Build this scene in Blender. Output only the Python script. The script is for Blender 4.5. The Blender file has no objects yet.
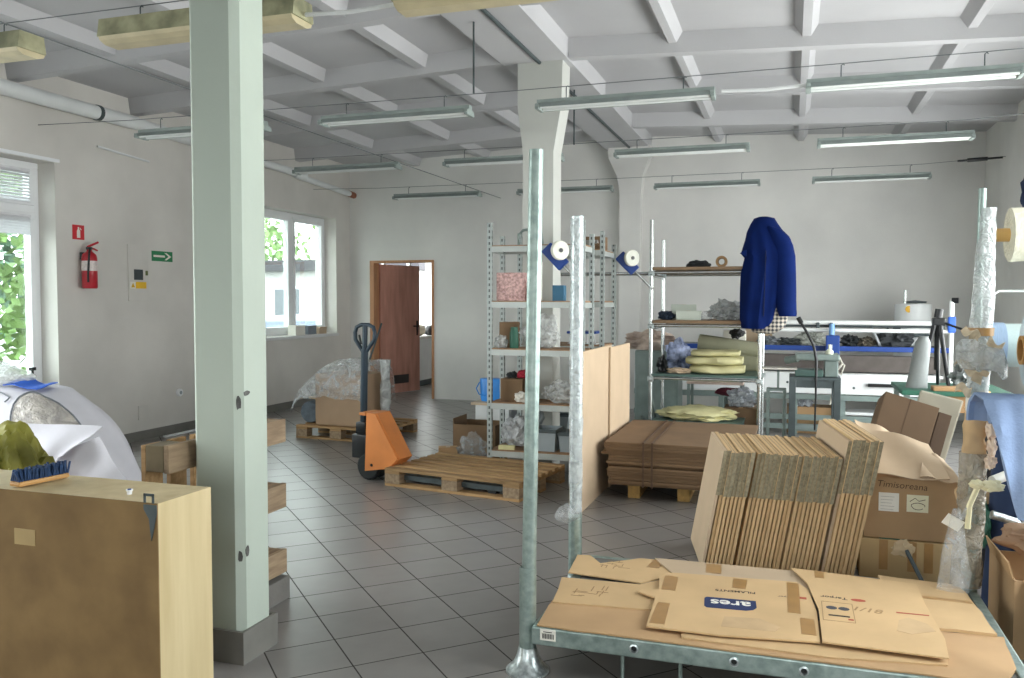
import bpy, bmesh, math, random
from math import pi, sin, cos, radians
from mathutils import Vector, Matrix, noise
S = bpy.context.scene
COL = S.collection
rnd = random.Random(7)

# ---------------------------------------------------------------- materials
def lin(h):
    h = h.lstrip('#')
    c = [int(h[i:i+2], 16)/255 for i in (0, 2, 4)]
    return tuple((x/12.92 if x <= .04045 else ((x+.055)/1.055)**2.4) for x in c)
MATS = {}
def nd(nt, t, **kw):
    n = nt.nodes.new(t)
    for k, v in kw.items(): setattr(n, k, v)
    return n
def mat(name, hexc, rough=.6, metal=0., var=.12, scale=6., bump=0., bscale=60., spec=.4, hue2=None, stretch=(1, 1, 1), rand=.0, alpha=1., coat=0., detail=4., trans=0.):
    if name in MATS: return MATS[name]
    m = bpy.data.materials.new(name); m.use_nodes = True
    nt = m.node_tree; b = nt.nodes['Principled BSDF']
    L = nt.links.new
    tc = nd(nt, 'ShaderNodeTexCoord'); mp = nd(nt, 'ShaderNodeMapping'); mp.inputs['Scale'].default_value = stretch
    L(tc.outputs['Object'], mp.inputs['Vector'])
    oi = nd(nt, 'ShaderNodeObjectInfo')
    off = nd(nt, 'ShaderNodeVectorMath', operation='ADD'); sc = nd(nt, 'ShaderNodeMath', operation='MULTIPLY'); sc.inputs[1].default_value = 37.
    L(oi.outputs['Random'], sc.inputs[0]); L(mp.outputs[0], off.inputs[0]); L(sc.outputs[0], off.inputs[1])
    nz = nd(nt, 'ShaderNodeTexNoise'); nz.inputs['Scale'].default_value = scale; nz.inputs['Detail'].default_value = detail
    L(off.outputs[0], nz.inputs['Vector'])
    cr = nd(nt, 'ShaderNodeValToRGB')
    c = lin(hexc); c2 = lin(hue2) if hue2 else c
    cr.color_ramp.elements[0].position = .3; cr.color_ramp.elements[1].position = .7
    cr.color_ramp.elements[0].color = tuple(max(0, x*(1-var)) for x in c2)+(1,)
    cr.color_ramp.elements[1].color = tuple(min(1, x*(1+var)) for x in c)+(1,)
    L(nz.outputs['Fac'], cr.inputs['Fac'])
    out = cr.outputs['Color']
    if rand:
        hs = nd(nt, 'ShaderNodeHueSaturation'); mr = nd(nt, 'ShaderNodeMapRange'); mr.inputs['To Min'].default_value = 1-rand; mr.inputs['To Max'].default_value = 1+rand
        L(oi.outputs['Random'], mr.inputs['Value']); L(mr.outputs[0], hs.inputs['Value']); L(out, hs.inputs['Color']); out = hs.outputs['Color']
    L(out, b.inputs['Base Color'])
    b.inputs['Roughness'].default_value = rough; b.inputs['Metallic'].default_value = metal
    b.inputs['Specular IOR Level'].default_value = spec
    b.inputs['Coat Weight'].default_value = coat
    if trans: b.inputs['Transmission Weight'].default_value = trans
    if bump:
        n2 = nd(nt, 'ShaderNodeTexNoise'); n2.inputs['Scale'].default_value = bscale; n2.inputs['Detail'].default_value = 5
        L(off.outputs[0], n2.inputs['Vector'])
        bp = nd(nt, 'ShaderNodeBump'); bp.inputs['Strength'].default_value = bump; bp.inputs['Distance'].default_value = .01
        L(n2.outputs['Fac'], bp.inputs['Height']); L(bp.outputs[0], b.inputs['Normal'])
    if alpha < 1: b.inputs['Alpha'].default_value = alpha
    MATS[name] = m
    return m
def glass(name, tint='#f4faf8', fac=.1):
    m = bpy.data.materials.new(name); m.use_nodes = True; nt = m.node_tree
    nt.nodes.remove(nt.nodes['Principled BSDF']); o = nt.nodes['Material Output']
    t = nd(nt, 'ShaderNodeBsdfTransparent'); t.inputs[0].default_value = lin(tint)+(1,)
    g = nd(nt, 'ShaderNodeBsdfGlossy'); g.inputs['Roughness'].default_value = .02
    lw = nd(nt, 'ShaderNodeLayerWeight'); lw.inputs[0].default_value = .3; fr = nd(nt, 'ShaderNodeMath', operation='MULTIPLY_ADD'); fr.inputs[1].default_value = .5; fr.inputs[2].default_value = .02; nt.links.new(lw.outputs['Facing'], fr.inputs[0])
    mx = nd(nt, 'ShaderNodeMixShader')
    nt.links.new(fr.outputs[0], mx.inputs[0]); nt.links.new(t.outputs[0], mx.inputs[1]); nt.links.new(g.outputs[0], mx.inputs[2]); nt.links.new(mx.outputs[0], o.inputs[0])
    MATS[name] = m; return m
def film(name, hexc='#e6e9ea', dens=.35, rough=.18):
    m = bpy.data.materials.new(name); m.use_nodes = True; nt = m.node_tree; L = nt.links.new
    b = nt.nodes['Principled BSDF']; o = nt.nodes['Material Output']
    b.inputs['Base Color'].default_value = lin(hexc)+(1,); b.inputs['Roughness'].default_value = rough; b.inputs['Specular IOR Level'].default_value = .8
    t = nd(nt, 'ShaderNodeBsdfTransparent'); mx = nd(nt, 'ShaderNodeMixShader')
    tc = nd(nt, 'ShaderNodeTexCoord'); nz = nd(nt, 'ShaderNodeTexNoise'); nz.inputs['Scale'].default_value = 9; nz.inputs['Detail'].default_value = 6; nz.inputs['Distortion'].default_value = 1.2
    L(tc.outputs['Object'], nz.inputs['Vector'])
    mr = nd(nt, 'ShaderNodeMapRange'); mr.inputs['From Min'].default_value = .35; mr.inputs['From Max'].default_value = .68; mr.inputs['To Min'].default_value = dens*.45; mr.inputs['To Max'].default_value = min(1, dens*1.8)
    L(nz.outputs['Fac'], mr.inputs['Value']); L(mr.outputs[0], mx.inputs[0]); L(t.outputs[0], mx.inputs[1]); L(b.outputs[0], mx.inputs[2]); L(mx.outputs[0], o.inputs[0])
    bp = nd(nt, 'ShaderNodeBump'); bp.inputs['Strength'].default_value = .9; bp.inputs['Distance'].default_value = .03
    n2 = nd(nt, 'ShaderNodeTexNoise'); n2.inputs['Scale'].default_value = 22; n2.inputs['Distortion'].default_value = 2.
    L(tc.outputs['Object'], n2.inputs['Vector']); L(n2.outputs['Fac'], bp.inputs['Height']); L(bp.outputs[0], b.inputs['Normal'])
    MATS[name] = m; return m

# ---------------------------------------------------------------- mesh builder
class MB:
    def __init__(s): s.v = []; s.f = []; s.sm = []
    def add(s, vs, fs, smooth=False):
        o = len(s.v); s.v += [Vector(v) for v in vs]
        for f in fs: s.f.append([i+o for i in f]); s.sm.append(smooth)
        return s
    def tf(s, M):
        s.v = [M @ v for v in s.v]; return s
    def bm(s, bm, M=None, smooth=False):
        bm.verts.index_update()
        s.add([(M @ v.co if M else v.co.copy()) for v in bm.verts], [[v.index for v in f.verts] for f in bm.faces], smooth); bm.free(); return s
    def box(s, x0, x1, y0, y1, z0, z1, bev=0., M=None):
        b = bmesh.new(); bmesh.ops.create_cube(b, size=1)
        for v in b.verts: v.co = Vector(((x0+x1)/2+v.co.x*(x1-x0), (y0+y1)/2+v.co.y*(y1-y0), (z0+z1)/2+v.co.z*(z1-z0)))
        if bev: bmesh.ops.bevel(b, geom=list(b.edges), offset=min(bev, .45*min(abs(x1-x0), abs(y1-y0), abs(z1-z0))), segments=2, profile=.6, affect='EDGES')
        return s.bm(b, M)
    def cbox(s, c, d, bev=0., rz=0., M=None, rx=0., ry=0.):
        T = Matrix.Translation(c) @ Matrix.Rotation(rz, 4, 'Z') @ Matrix.Rotation(ry, 4, 'Y') @ Matrix.Rotation(rx, 4, 'X')
        if M: T = M @ T
        return s.box(-d[0]/2, d[0]/2, -d[1]/2, d[1]/2, -d[2]/2, d[2]/2, bev, T)
    def tube(s, pts, r, n=10, cap=True, closed=False):
        pts = [Vector(p) for p in pts]; N = len(pts)
        rs = r if isinstance(r, (list, tuple)) else [r]*N
        rings = []; up = None
        for i, p in enumerate(pts):
            if closed: t = pts[(i+1) % N]-pts[i-1]
            else: t = pts[min(i+1, N-1)]-pts[max(i-1, 0)]
            t.normalize()
            if up is None:
                a = Vector((0, 0, 1)) if abs(t.z) < .9 else Vector((1, 0, 0))
                up = (a-t*a.dot(t)).normalized()
            else: up = (up-t*up.dot(t)).normalized()
            w = t.cross(up)
            rings.append([p+(up*cos(2*pi*k/n)+w*sin(2*pi*k/n))*rs[i] for k in range(n)])
        return s.rings(rings, cap and not closed, closed)
    def rings(s, rings, cap=True, closed=False, smooth=True, wrap=True):
        n = len(rings[0]); vs = [v for r in rings for v in r]; fs = []
        R = len(rings)
        for i in range(R if closed else R-1):
            j = (i+1) % R
            for k in range(n if wrap else n-1):
                l = (k+1) % n
                fs.append([i*n+k, i*n+l, j*n+l, j*n+k])
        s.add(vs, fs, smooth)
        if cap and wrap:
            o = len(s.v)-len(vs)
            s.f.append([o+k for k in range(n)][::-1]); s.sm.append(False)
            s.f.append([o+(R-1)*n+k for k in range(n)]); s.sm.append(False)
        return s
    def lathe(s, prof, n=24, c=(0, 0, 0), M=None, cap=True):
        rings = []
        for r, z in prof:
            rings.append([Vector((c[0]+r*cos(2*pi*k/n), c[1]+r*sin(2*pi*k/n), c[2]+z)) for k in range(n)])
        if M: rings = [[M @ v for v in r] for r in rings]
        return s.rings(rings, cap)
    def prism(s, poly, z0, z1, M=None):
        a = sum(poly[i-1][0]*poly[i][1]-poly[i][0]*poly[i-1][1] for i in range(len(poly)))
        if a < 0: poly = poly[::-1]
        n = len(poly)
        vs = [Vector((p[0], p[1], z0)) for p in poly]+[Vector((p[0], p[1], z1)) for p in poly]
        if M: vs = [M @ v for v in vs]
        fs = [list(range(n))[::-1], list(range(n, 2*n))]+[[i, (i+1) % n, n+(i+1) % n, n+i] for i in range(n)]
        return s.add(vs, fs)
    def sheet(s, fn, nu, nv, th=.004, smooth=True):
        """thick cloth: fn(u,v)->point; both sides and rim"""
        P = [[Vector(fn(i/nu, j/nv)) for j in range(nv+1)] for i in range(nu+1)]
        Nn = [[None]*(nv+1) for _ in range(nu+1)]
        for i in range(nu+1):
            for j in range(nv+1):
                a = P[min(i+1, nu)][j]-P[max(i-1, 0)][j]; b = P[i][min(j+1, nv)]-P[i][max(j-1, 0)]
                c = a.cross(b); Nn[i][j] = c.normalized() if c.length > 1e-9 else Vector((0, 0, 1))
        vs = []; idx = {}
        for side in (0, 1):
            for i in range(nu+1):
                for j in range(nv+1):
                    idx[side, i, j] = len(vs); vs.append(P[i][j]+Nn[i][j]*(th/2 if side else -th/2))
        fs = []
        for i in range(nu):
            for j in range(nv):
                q = [(i, j), (i+1, j), (i+1, j+1), (i, j+1)]
                fs.append([idx[1, a, b] for a, b in q]); fs.append([idx[0, a, b] for a, b in q][::-1])
        rim = [(i, 0) for i in range(nu)]+[(nu, j) for j in range(nv)]+[(i, nv) for i in range(nu, 0, -1)]+[(0, j) for j in range(nv, 0, -1)]
        for k in range(len(rim)):
            a = rim[k]; b = rim[(k+1) % len(rim)]
            fs.append([idx[0, a[0], a[1]], idx[0, b[0], b[1]], idx[1, b[0], b[1]], idx[1, a[0], a[1]]])
        return s.add(vs, fs, smooth)
    def blob(s, c, r, seed=0, amp=.25, freq=2.2, sub=4, flat=None, box=0., crease=0.):
        """irregular soft lump; box>0 squares it off, flat = floor height"""
        b = bmesh.new(); bmesh.ops.create_icosphere(b, subdivisions=sub, radius=1)
        for v in b.verts:
            d = v.co.normalized()
            if box:
                m = max(abs(d.x), abs(d.y), abs(d.z)); d = d.lerp(d/m, box)
            n = noise.fractal(d*freq+Vector((seed*7.3, seed*1.7, -seed*3.1)), .9, 2.1, 4)
            if crease: n -= crease*abs(noise.noise(d*freq*1.8+Vector((seed, 3, 9))))
            d = d*(1+amp*n)
            p = Vector((c[0]+d.x*r[0], c[1]+d.y*r[1], c[2]+d.z*r[2]))
            if flat is not None and p.z < flat: p.z = flat+.0015*rnd.random()
            v.co = p
        return s.bm(b, None, True)
    def build(s, name, m, parent=None, ang=38, recenter=True, fix=False):
        me = bpy.data.meshes.new(name)
        vs = s.v
        PM = parent_matrix(parent).inverted() if parent else None
        if PM: vs = [PM @ v for v in vs]
        loc = Vector((0, 0, 0))
        if recenter and vs:
            xs = [v.x for v in vs]; ys = [v.y for v in vs]; zs = [v.z for v in vs]
            loc = Vector(((min(xs)+max(xs))/2, (min(ys)+max(ys))/2, min(zs)))
        me.from_pydata([v-loc for v in vs], [], s.f)
        for p, k in zip(me.polygons, s.sm): p.use_smooth = k
        me.validate(); me.update()
        b = bmesh.new(); b.from_mesh(me); bmesh.ops.recalc_face_normals(b, faces=list(b.faces)); b.to_mesh(me); b.free()
        if any(s.sm): me.set_sharp_from_angle(angle=radians(ang))
        if m: me.materials.append(m)
        o = bpy.data.objects.new(name, me); COL.objects.link(o); o.location = loc
        if parent: o.parent = parent
        return o
def parent_matrix(p):
    M = Matrix.Translation(p.location) @ p.rotation_euler.to_matrix().to_4x4()
    return parent_matrix(p.parent) @ M if p.parent else M
def tag(o, label, cat, group=None):
    o['label'] = label; o['category'] = cat
    if group: o['group'] = group
    return o
def thing(name, label, cat, loc=(0, 0, 0), rz=0., group=None):
    o = bpy.data.objects.new(name, None); COL.objects.link(o); o.empty_display_size = .1
    o.location = loc; o.rotation_euler = (0, 0, rz); return tag(o, label, cat, group)
def struct(o):
    o['kind'] = 'structure'; return o
KIDS = {}
def dup(root, loc=None, rz=None, label=None):
    def cp(o, par):
        c = o.copy(); COL.objects.link(c)
        if par: c.parent = par
        for ch in [x for x in ALL() if x.parent == o]: cp(ch, c)
        return c
    r = cp(root, None)
    if loc is not None: r.location = loc
    if rz is not None: r.rotation_euler = (0, 0, rz)
    if label: r['label'] = label
    return r
def ALL(): return list(COL.objects)
def text_mb(txt, size, M, ext=.0008, bold=0., align='CENTER', shear=0.):
    cu = bpy.data.curves.new('text', 'FONT'); cu.body = txt; cu.size = size; cu.extrude = ext; cu.align_x = align; cu.align_y = 'CENTER'; cu.offset = bold; cu.shear = shear; cu.resolution_u = 3
    o = bpy.data.objects.new('text', cu); COL.objects.link(o)
    dg = bpy.context.evaluated_depsgraph_get(); me = bpy.data.meshes.new_from_object(o.evaluated_get(dg))
    mb = MB(); mb.add([M @ v.co for v in me.vertices], [list(p.vertices) for p in me.polygons])
    bpy.data.objects.remove(o); bpy.data.curves.remove(cu); bpy.data.meshes.remove(me)
    return mb
ORD = 'first second third fourth fifth sixth seventh eighth ninth tenth eleventh twelfth thirteenth fourteenth fifteenth sixteenth seventeenth eighteenth nineteenth twentieth twenty-first twenty-second twenty-third twenty-fourth twenty-fifth twenty-sixth twenty-seventh twenty-eighth twenty-ninth thirtieth thirty-first thirty-second thirty-third thirty-fourth thirty-fifth thirty-sixth thirty-seventh thirty-eighth'.split()
def lerp(a, b, t): return a+(b-a)*t
EXPO=1.2; SKY=5
# ---------------------------------------------------------------- camera
f_px, yaw, pitch, roll, H = 845.4, radians(18.28), radians(2.60), radians(-.11), 1.4904
cy_, sy_, cp_, sp_ = cos(yaw), sin(yaw), cos(pitch), sin(pitch)
fw = Vector((-sy_*cp_, cy_*cp_, -sp_)); rt = Vector((cy_, sy_, 0)); dn = fw.cross(rt)
r2 = rt*cos(roll)+dn*sin(roll); d2 = -rt*sin(roll)+dn*cos(roll)
cam = bpy.data.cameras.new('camera'); co = bpy.data.objects.new('camera', cam); COL.objects.link(co)
cam.sensor_width = 36; cam.lens = f_px/1024*36; cam.clip_start = .05; cam.clip_end = 300
co.matrix_world = Matrix(((r2.x, -d2.x, -fw.x, 0), (r2.y, -d2.y, -fw.y, 0), (r2.z, -d2.z, -fw.z, H), (0, 0, 0, 1)))
S.camera = co
S.view_settings.view_transform = 'Standard'; S.view_settings.look = 'None'; S.view_settings.gamma = 1; S.view_settings.exposure = EXPO; S.view_settings.use_curve_mapping = False
S.cycles.use_denoising = True; S.cycles.max_bounces = 10; S.cycles.diffuse_bounces = 6; S.cycles.transparent_max_bounces = 24
S.cycles.sample_clamp_indirect = 6

# ---------------------------------------------------------------- world
w = bpy.data.worlds.new('world'); S.world = w; w.use_nodes = True
nt = w.node_tree; bg = nt.nodes['Background']
tc = nd(nt, 'ShaderNodeTexCoord'); sx = nd(nt, 'ShaderNodeSeparateXYZ'); cr = nd(nt, 'ShaderNodeValToRGB')
mr = nd(nt, 'ShaderNodeMapRange'); mr.inputs['From Min'].default_value = -.1; mr.inputs['From Max'].default_value = .9
cr.color_ramp.elements[0].color = (.96, .985, .97, 1); cr.color_ramp.elements[1].color = (.88, .94, .97, 1)
nt.links.new(tc.outputs['Generated'], sx.inputs[0]); nt.links.new(sx.outputs[2], mr.inputs['Value']); nt.links.new(mr.outputs[0], cr.inputs[0]); nt.links.new(cr.outputs[0], bg.inputs[0])
bg.inputs[1].default_value = SKY

# ---------------------------------------------------------------- materials
wall_m = mat('wall_plaster', '#e0dfda', .85, var=.05, scale=1.3, bump=.15, bscale=90, hue2='#d9d8d3', detail=8)
wallL_m = mat('wall_plaster_left', '#d6d3cd', .85, var=.05, scale=1.3, bump=.2, bscale=90, hue2='#cecbc5', detail=8)
wallB_m = mat('wall_plaster_back', '#e2e1dd', .85, var=.05, scale=1.1, bump=.2, bscale=70, hue2='#dbdad7', detail=10)
ceil_m = mat('ceiling_paint', '#bcbcbe', .9, var=.04, scale=1.5, bump=.12, bscale=60)
pil_m = mat('pillar_paint', '#afbaaf', .6, var=.03, scale=3, bump=.1, bscale=20)
white_pvc = mat('white_pvc', '#e6e8ea', .35, var=.02, scale=3)
base_m = mat('baseboard_tile', '#75746f', .4, var=.12, scale=7)
galv = mat('galvanised_steel', '#98a6a2', .42, .75, var=.22, scale=26, bump=.08, bscale=80, hue2='#8fa39d', detail=8)
galv_l = mat('galvanised_bright', '#cdd5d6', .34, .8, var=.25, scale=40, bump=.12, bscale=90, hue2='#9fabac', detail=8)
chrome = mat('chrome_pipe', '#c6cac9', .25, .9, var=.08, scale=20)
card = mat('cardboard', '#b5946d', .85, var=.08, scale=4, bump=.06, bscale=120, rand=.05)
card_l = mat('cardboard_light', '#c7a87d', .85, var=.08, scale=4, bump=.06, bscale=120, rand=.04)
card_d = mat('cardboard_dark', '#7c644b', .88, var=.1, scale=5, bump=.08, bscale=120, rand=.07)
card_p = mat('cardboard_pinkish', '#bda78c', .85, var=.06, scale=4, bump=.05, bscale=100)
tape = mat('brown_tape', '#a57f4e', .3, var=.1, scale=12, spec=.5)
paper = mat('paper_white', '#e4e2d8', .8, var=.05, scale=9)
paper_b = mat('paper_kraft', '#c2a57e', .85, var=.12, scale=7, bump=.2, bscale=30)
woodp = mat('pallet_wood', '#a8875f', .75, var=.12, scale=5, bump=.15, bscale=40, stretch=(1, 8, 8), hue2='#94764f', rand=.28, detail=7)
woodo = mat('pallet_wood_grey', '#9a866c', .8, var=.10, scale=5, bump=.15, bscale=40, stretch=(8, 1, 8), hue2='#85705a', rand=.1, detail=7)
orange = mat('orange_paint', '#d68547', .4, var=.1, scale=5, spec=.5)
navy = mat('navy_paint', '#20323f', .4, .1, var=.15, scale=8)
black = mat('black_rubber', '#1f2223', .6, var=.2, scale=9)
blackm = mat('black_plastic', '#191b1d', .35, var=.1, scale=9)
red = mat('red_paint', '#b01f2c', .3, var=.06, scale=5, spec=.5)
blue = mat('blue_plastic', '#2f86d8', .4, var=.06, scale=6)
bluep = mat('blue_enamel', '#1d3f86', .4, var=.08, scale=6)
green = mat('green_paint', '#285a48', .5, var=.1, scale=6)
dgreen = mat('green_worktop', '#4d6660', .45, var=.12, scale=6)
steel_g = mat('grey_green_steel', '#7f8d89', .45, .3, var=.12, scale=9)
dsteel = mat('dark_steel', '#515b5d', .5, .3, var=.15, scale=9)
white_en = mat('white_enamel', '#dfe2e2', .35, var=.04, scale=5)
white_f = mat('white_fabric', '#c8c8cf', .9, var=.06, scale=5, bump=.25, bscale=18)
grey_pl = mat('grey_plastic', '#9aa5aa', .5, var=.08, scale=6)
film_m = film('clear_film', '#e3e8ea', .22)
film_d = film('dense_film', '#dadedd', .45, .28)
bubble = film('bubble_wrap', '#d6dcdc', .85, .22)
pane_m = glass('window_glass')

def floor_mat():
    m = bpy.data.materials.new('floor_tiles'); m.use_nodes = True; nt = m.node_tree; L = nt.links.new; b = nt.nodes['Principled BSDF']
    tc = nd(nt, 'ShaderNodeTexCoord'); mp = nd(nt, 'ShaderNodeMapping', vector_type='TEXTURE')
    mp.inputs['Location'].default_value = (-2.310, 3.656, 0); mp.inputs['Rotation'].default_value = (0, 0, radians(44.62))
    L(tc.outputs['Object'], mp.inputs['Vector'])
    br = nd(nt, 'ShaderNodeTexBrick'); br.offset = 0; br.squash = 1
    for k, v in (('Scale', 1.), ('Mortar Size', .0034), ('Mortar Smooth', .15), ('Bias', 0.), ('Brick Width', .302), ('Row Height', .302)): br.inputs[k].default_value = v
    br.inputs['Color1'].default_value = lin('#85827f')+(1,); br.inputs['Color2'].default_value = lin('#7c7976')+(1,); br.inputs['Mortar'].default_value = lin('#43413e')+(1,)
    L(mp.outputs[0], br.inputs['Vector'])
    nz = nd(nt, 'ShaderNodeTexNoise'); nz.inputs['Scale'].default_value = 9; nz.inputs['Detail'].default_value = 8; L(mp.outputs[0], nz.inputs['Vector'])
    mr = nd(nt, 'ShaderNodeMapRange'); mr.inputs['To Min'].default_value = .82; mr.inputs['To Max'].default_value = 1.16; L(nz.outputs[0], mr.inputs['Value'])
    mx = nd(nt, 'ShaderNodeMix', data_type='RGBA', blend_type='MULTIPLY'); mx.inputs[0].default_value = 1
    L(br.outputs[0], mx.inputs[6]); L(mr.outputs[0], mx.inputs[7]); L(mx.outputs[2], b.inputs['Base Color'])
    r = nd(nt, 'ShaderNodeMapRange'); r.inputs['To Min'].default_value = .285; r.inputs['To Max'].default_value = .36; L(nz.outputs[0], r.inputs['Value'])
    ad = nd(nt, 'ShaderNodeMath', operation='ADD', use_clamp=True); ml = nd(nt, 'ShaderNodeMath', operation='MULTIPLY'); ml.inputs[1].default_value = .45
    L(br.outputs['Fac'], ml.inputs[0]); L(ml.outputs[0], ad.inputs[0]); L(r.outputs[0], ad.inputs[1]); L(ad.outputs[0], b.inputs['Roughness'])
    sm = nd(nt, 'ShaderNodeMapRange'); sm.inputs['To Min'].default_value = .85; sm.inputs['To Max'].default_value = .1; L(br.outputs['Fac'], sm.inputs['Value']); L(sm.outputs[0], b.inputs['Specular IOR Level'])
    bp = nd(nt, 'ShaderNodeBump', invert=True); bp.inputs['Strength'].default_value = .5; bp.inputs['Distance'].default_value = .003; L(br.outputs['Fac'], bp.inputs['Height']); L(bp.outputs[0], b.inputs['Normal'])
    return m
# ---------------------------------------------------------------- shell
mb = MB(); mb.prism([(-6.9, -3.2), (2.6, -3.2), (2.6, 11.9), (.4, 11.9), (.4, 16.4), (-6.9, 16.4)], -.12, 0)
fl = struct(mb.build('floor', floor_mat(), recenter=False))
def wall(name, axis, a, b, u0, u1, z1, holes, m):
    """slab between a and b on axis, spanning u0..u1, with rectangular holes (u0,u1,z0,z1)"""
    us = sorted({u0, u1, *[h[0] for h in holes], *[h[1] for h in holes]}); zs = sorted({0, z1, *[h[2] for h in holes], *[h[3] for h in holes]})
    g = MB(); ids = {}
    def vid(s, u, z):
        k = (s, u, z)
        if k not in ids:
            ids[k] = len(g.v); g.v.append(Vector((s, u, z)) if axis == 'x' else Vector((u, s, z)))
        return ids[k]
    solid = lambda i, j: 0 <= i < len(us)-1 and 0 <= j < len(zs)-1 and not any(h[0] <= us[i] < h[1] and h[2] <= zs[j] < h[3] for h in holes)
    def q(*p): g.f.append([vid(*x) for x in p]); g.sm.append(False)
    for i in range(len(us)-1):
        for j in range(len(zs)-1):
            if not solid(i, j): continue
            A, B, Z0, Z1 = us[i], us[i+1], zs[j], zs[j+1]
            q((a, A, Z0), (a, B, Z0), (a, B, Z1), (a, A, Z1)); q((b, A, Z0), (b, A, Z1), (b, B, Z1), (b, B, Z0))
            if not solid(i-1, j): q((a, A, Z0), (a, A, Z1), (b, A, Z1), (b, A, Z0))
            if not solid(i+1, j): q((a, B, Z0), (b, B, Z0), (b, B, Z1), (a, B, Z1))
            if not solid(i, j-1): q((a, A, Z0), (b, A, Z0), (b, B, Z0), (a, B, Z0))
            if not solid(i, j+1): q((a, A, Z1), (a, B, Z1), (b, B, Z1), (b, A, Z1))
    return struct(g.build(name, m, recenter=False))
LX, BY, RX, FY = -6.54, 11.75, 2.23, -3.0
UNSEEN_RWIN = [(1.9, 4.8, .8, 2.9), (5.0, 9.5, .4, 2.3)]; ADDED_FWIN = [(-4.8, -3.2, .8, 2.5), (-.2, 1.6, .8, 2.5)]  # openings out of view, added and sized to bring daylight in
wall('wall_left', 'x', LX, LX-.36, FY-.2, BY+.15, 3.95, [(4.35, 6.2, .12, 2.765), (9.45, 11.33, 1.0, 2.72), (.6, 4.0, .5, 3.15)], wallL_m)  # last hole is an unseen opening added to light the room from the left
wall('wall_back', 'y', BY, BY+.14, LX-.36, RX+.3, 4.15, [(-6.19, -5.12, 0, 2.1)], wallB_m)
wall('wall_right', 'x', RX, RX+.3, FY-.2, BY+.15, 3.95, UNSEEN_RWIN, wall_m)
wall('wall_front', 'y', FY, FY-.3, LX-.36, RX+.3, 4.15, ADDED_FWIN, wall_m)
def portal(c, sx_, sy_, rot):
    l = bpy.data.lights.new('window_portal', 'AREA'); l.shape = 'RECTANGLE'; l.size = sx_; l.size_y = sy_; l.cycles.is_portal = True
    o = bpy.data.objects.new('window_portal', l); COL.objects.link(o); o.location = c; o.rotation_euler = rot
for y0, y1, z0, z1 in [(4.35, 6.2, .12, 2.765), (9.45, 11.33, 1., 2.72), (.6, 4.0, .5, 3.15)]: portal((LX-.37, (y0+y1)/2, (z0+z1)/2), z1-z0, y1-y0, (0, -pi/2, 0))
for y0, y1, z0, z1 in UNSEEN_RWIN: portal((RX+.31, (y0+y1)/2, (z0+z1)/2), z1-z0, y1-y0, (0, pi/2, 0))
for x0, x1, z0, z1 in ADDED_FWIN: portal(((x0+x1)/2, FY-.31, (z0+z1)/2), x1-x0, z1-z0, (pi/2, 0, 0))

RID = -2.17
zb = lambda x: 3.6-.043*abs(x-RID)          # underside of the ribs
mb = MB()
T = .16
prof = [(LX-.36, zb(LX-.36)+T), (RID, zb(RID)+T), (RX+.3, zb(RX+.3)+T), (RX+.3, zb(RX+.3)+T+.18), (RID, zb(RID)+T+.18), (LX-.36, zb(LX-.36)+T+.18)]
Myz = Matrix(((1, 0, 0, 0), (0, 0, 1, 0), (0, 1, 0, 0), (0, 0, 0, 1)))   # prism along Y
mb.prism(prof, FY-.3, BY+.15, Myz)
ceil = struct(mb.build('ceiling', ceil_m, recenter=False))
mb = MB(); mb.prism([(-2.5, zb(-2.5)+.34), (-2.47, 3.58), (-1.87, 3.58), (-1.84, zb(-1.84)+.34)], FY, BY, Myz)
struct(mb.build('ceiling_beam', ceil_m, recenter=False))
for y in (-1.7, -.2, 1.3, 2.8, 4.3, 5.83, 7.28, 8.82, 10.35):
    for x0, x1 in ((LX, -2.48), (-1.86, RX)):
        mb = MB()
        xs = (x0, x1)
        vs = [(x, y-dy, zb(x)+dz) for x in xs for dy, dz in ((0, 0), (.11, 0), (.15, T+.05), (-.03, T+.05))]
        mb.add(vs, [[0, 1, 2, 3], [7, 6, 5, 4], [0, 4, 5, 1], [1, 5, 6, 2], [2, 6, 7, 3], [3, 7, 4, 0]])
        struct(mb.build('ceiling_rib', ceil_m, recenter=False))
for x in (-5.4, -4.3, -3.25, -.97, .08, 1.25):
    mb = MB(); z = zb(x)
    w_, dz, fl_ = (.05, .055, .09) if x < RID else (.032, .075, .10)
    mb.prism([(x-w_, z+dz), (x+w_, z+dz), (x+fl_, z+T+.02), (x-fl_, z+T+.02)], FY, BY, Myz)
    struct(mb.build('ceiling_joist', ceil_m, recenter=False))
# left bay edge ledge at wall, baseboards
mb = MB(); mb.box(LX, LX+.012, 6.2, 9.5, 0, .1).box(LX, LX+.012, 9.5, BY, 0, .1).box(LX, LX+.012, FY, 4.35, 0, .1); struct(mb.build('baseboard_left', base_m, recenter=False))
mb = MB(); mb.box(LX, -6.19, BY-.012, BY, 0, .1); struct(mb.build('baseboard_back', base_m, recenter=False))
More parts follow.
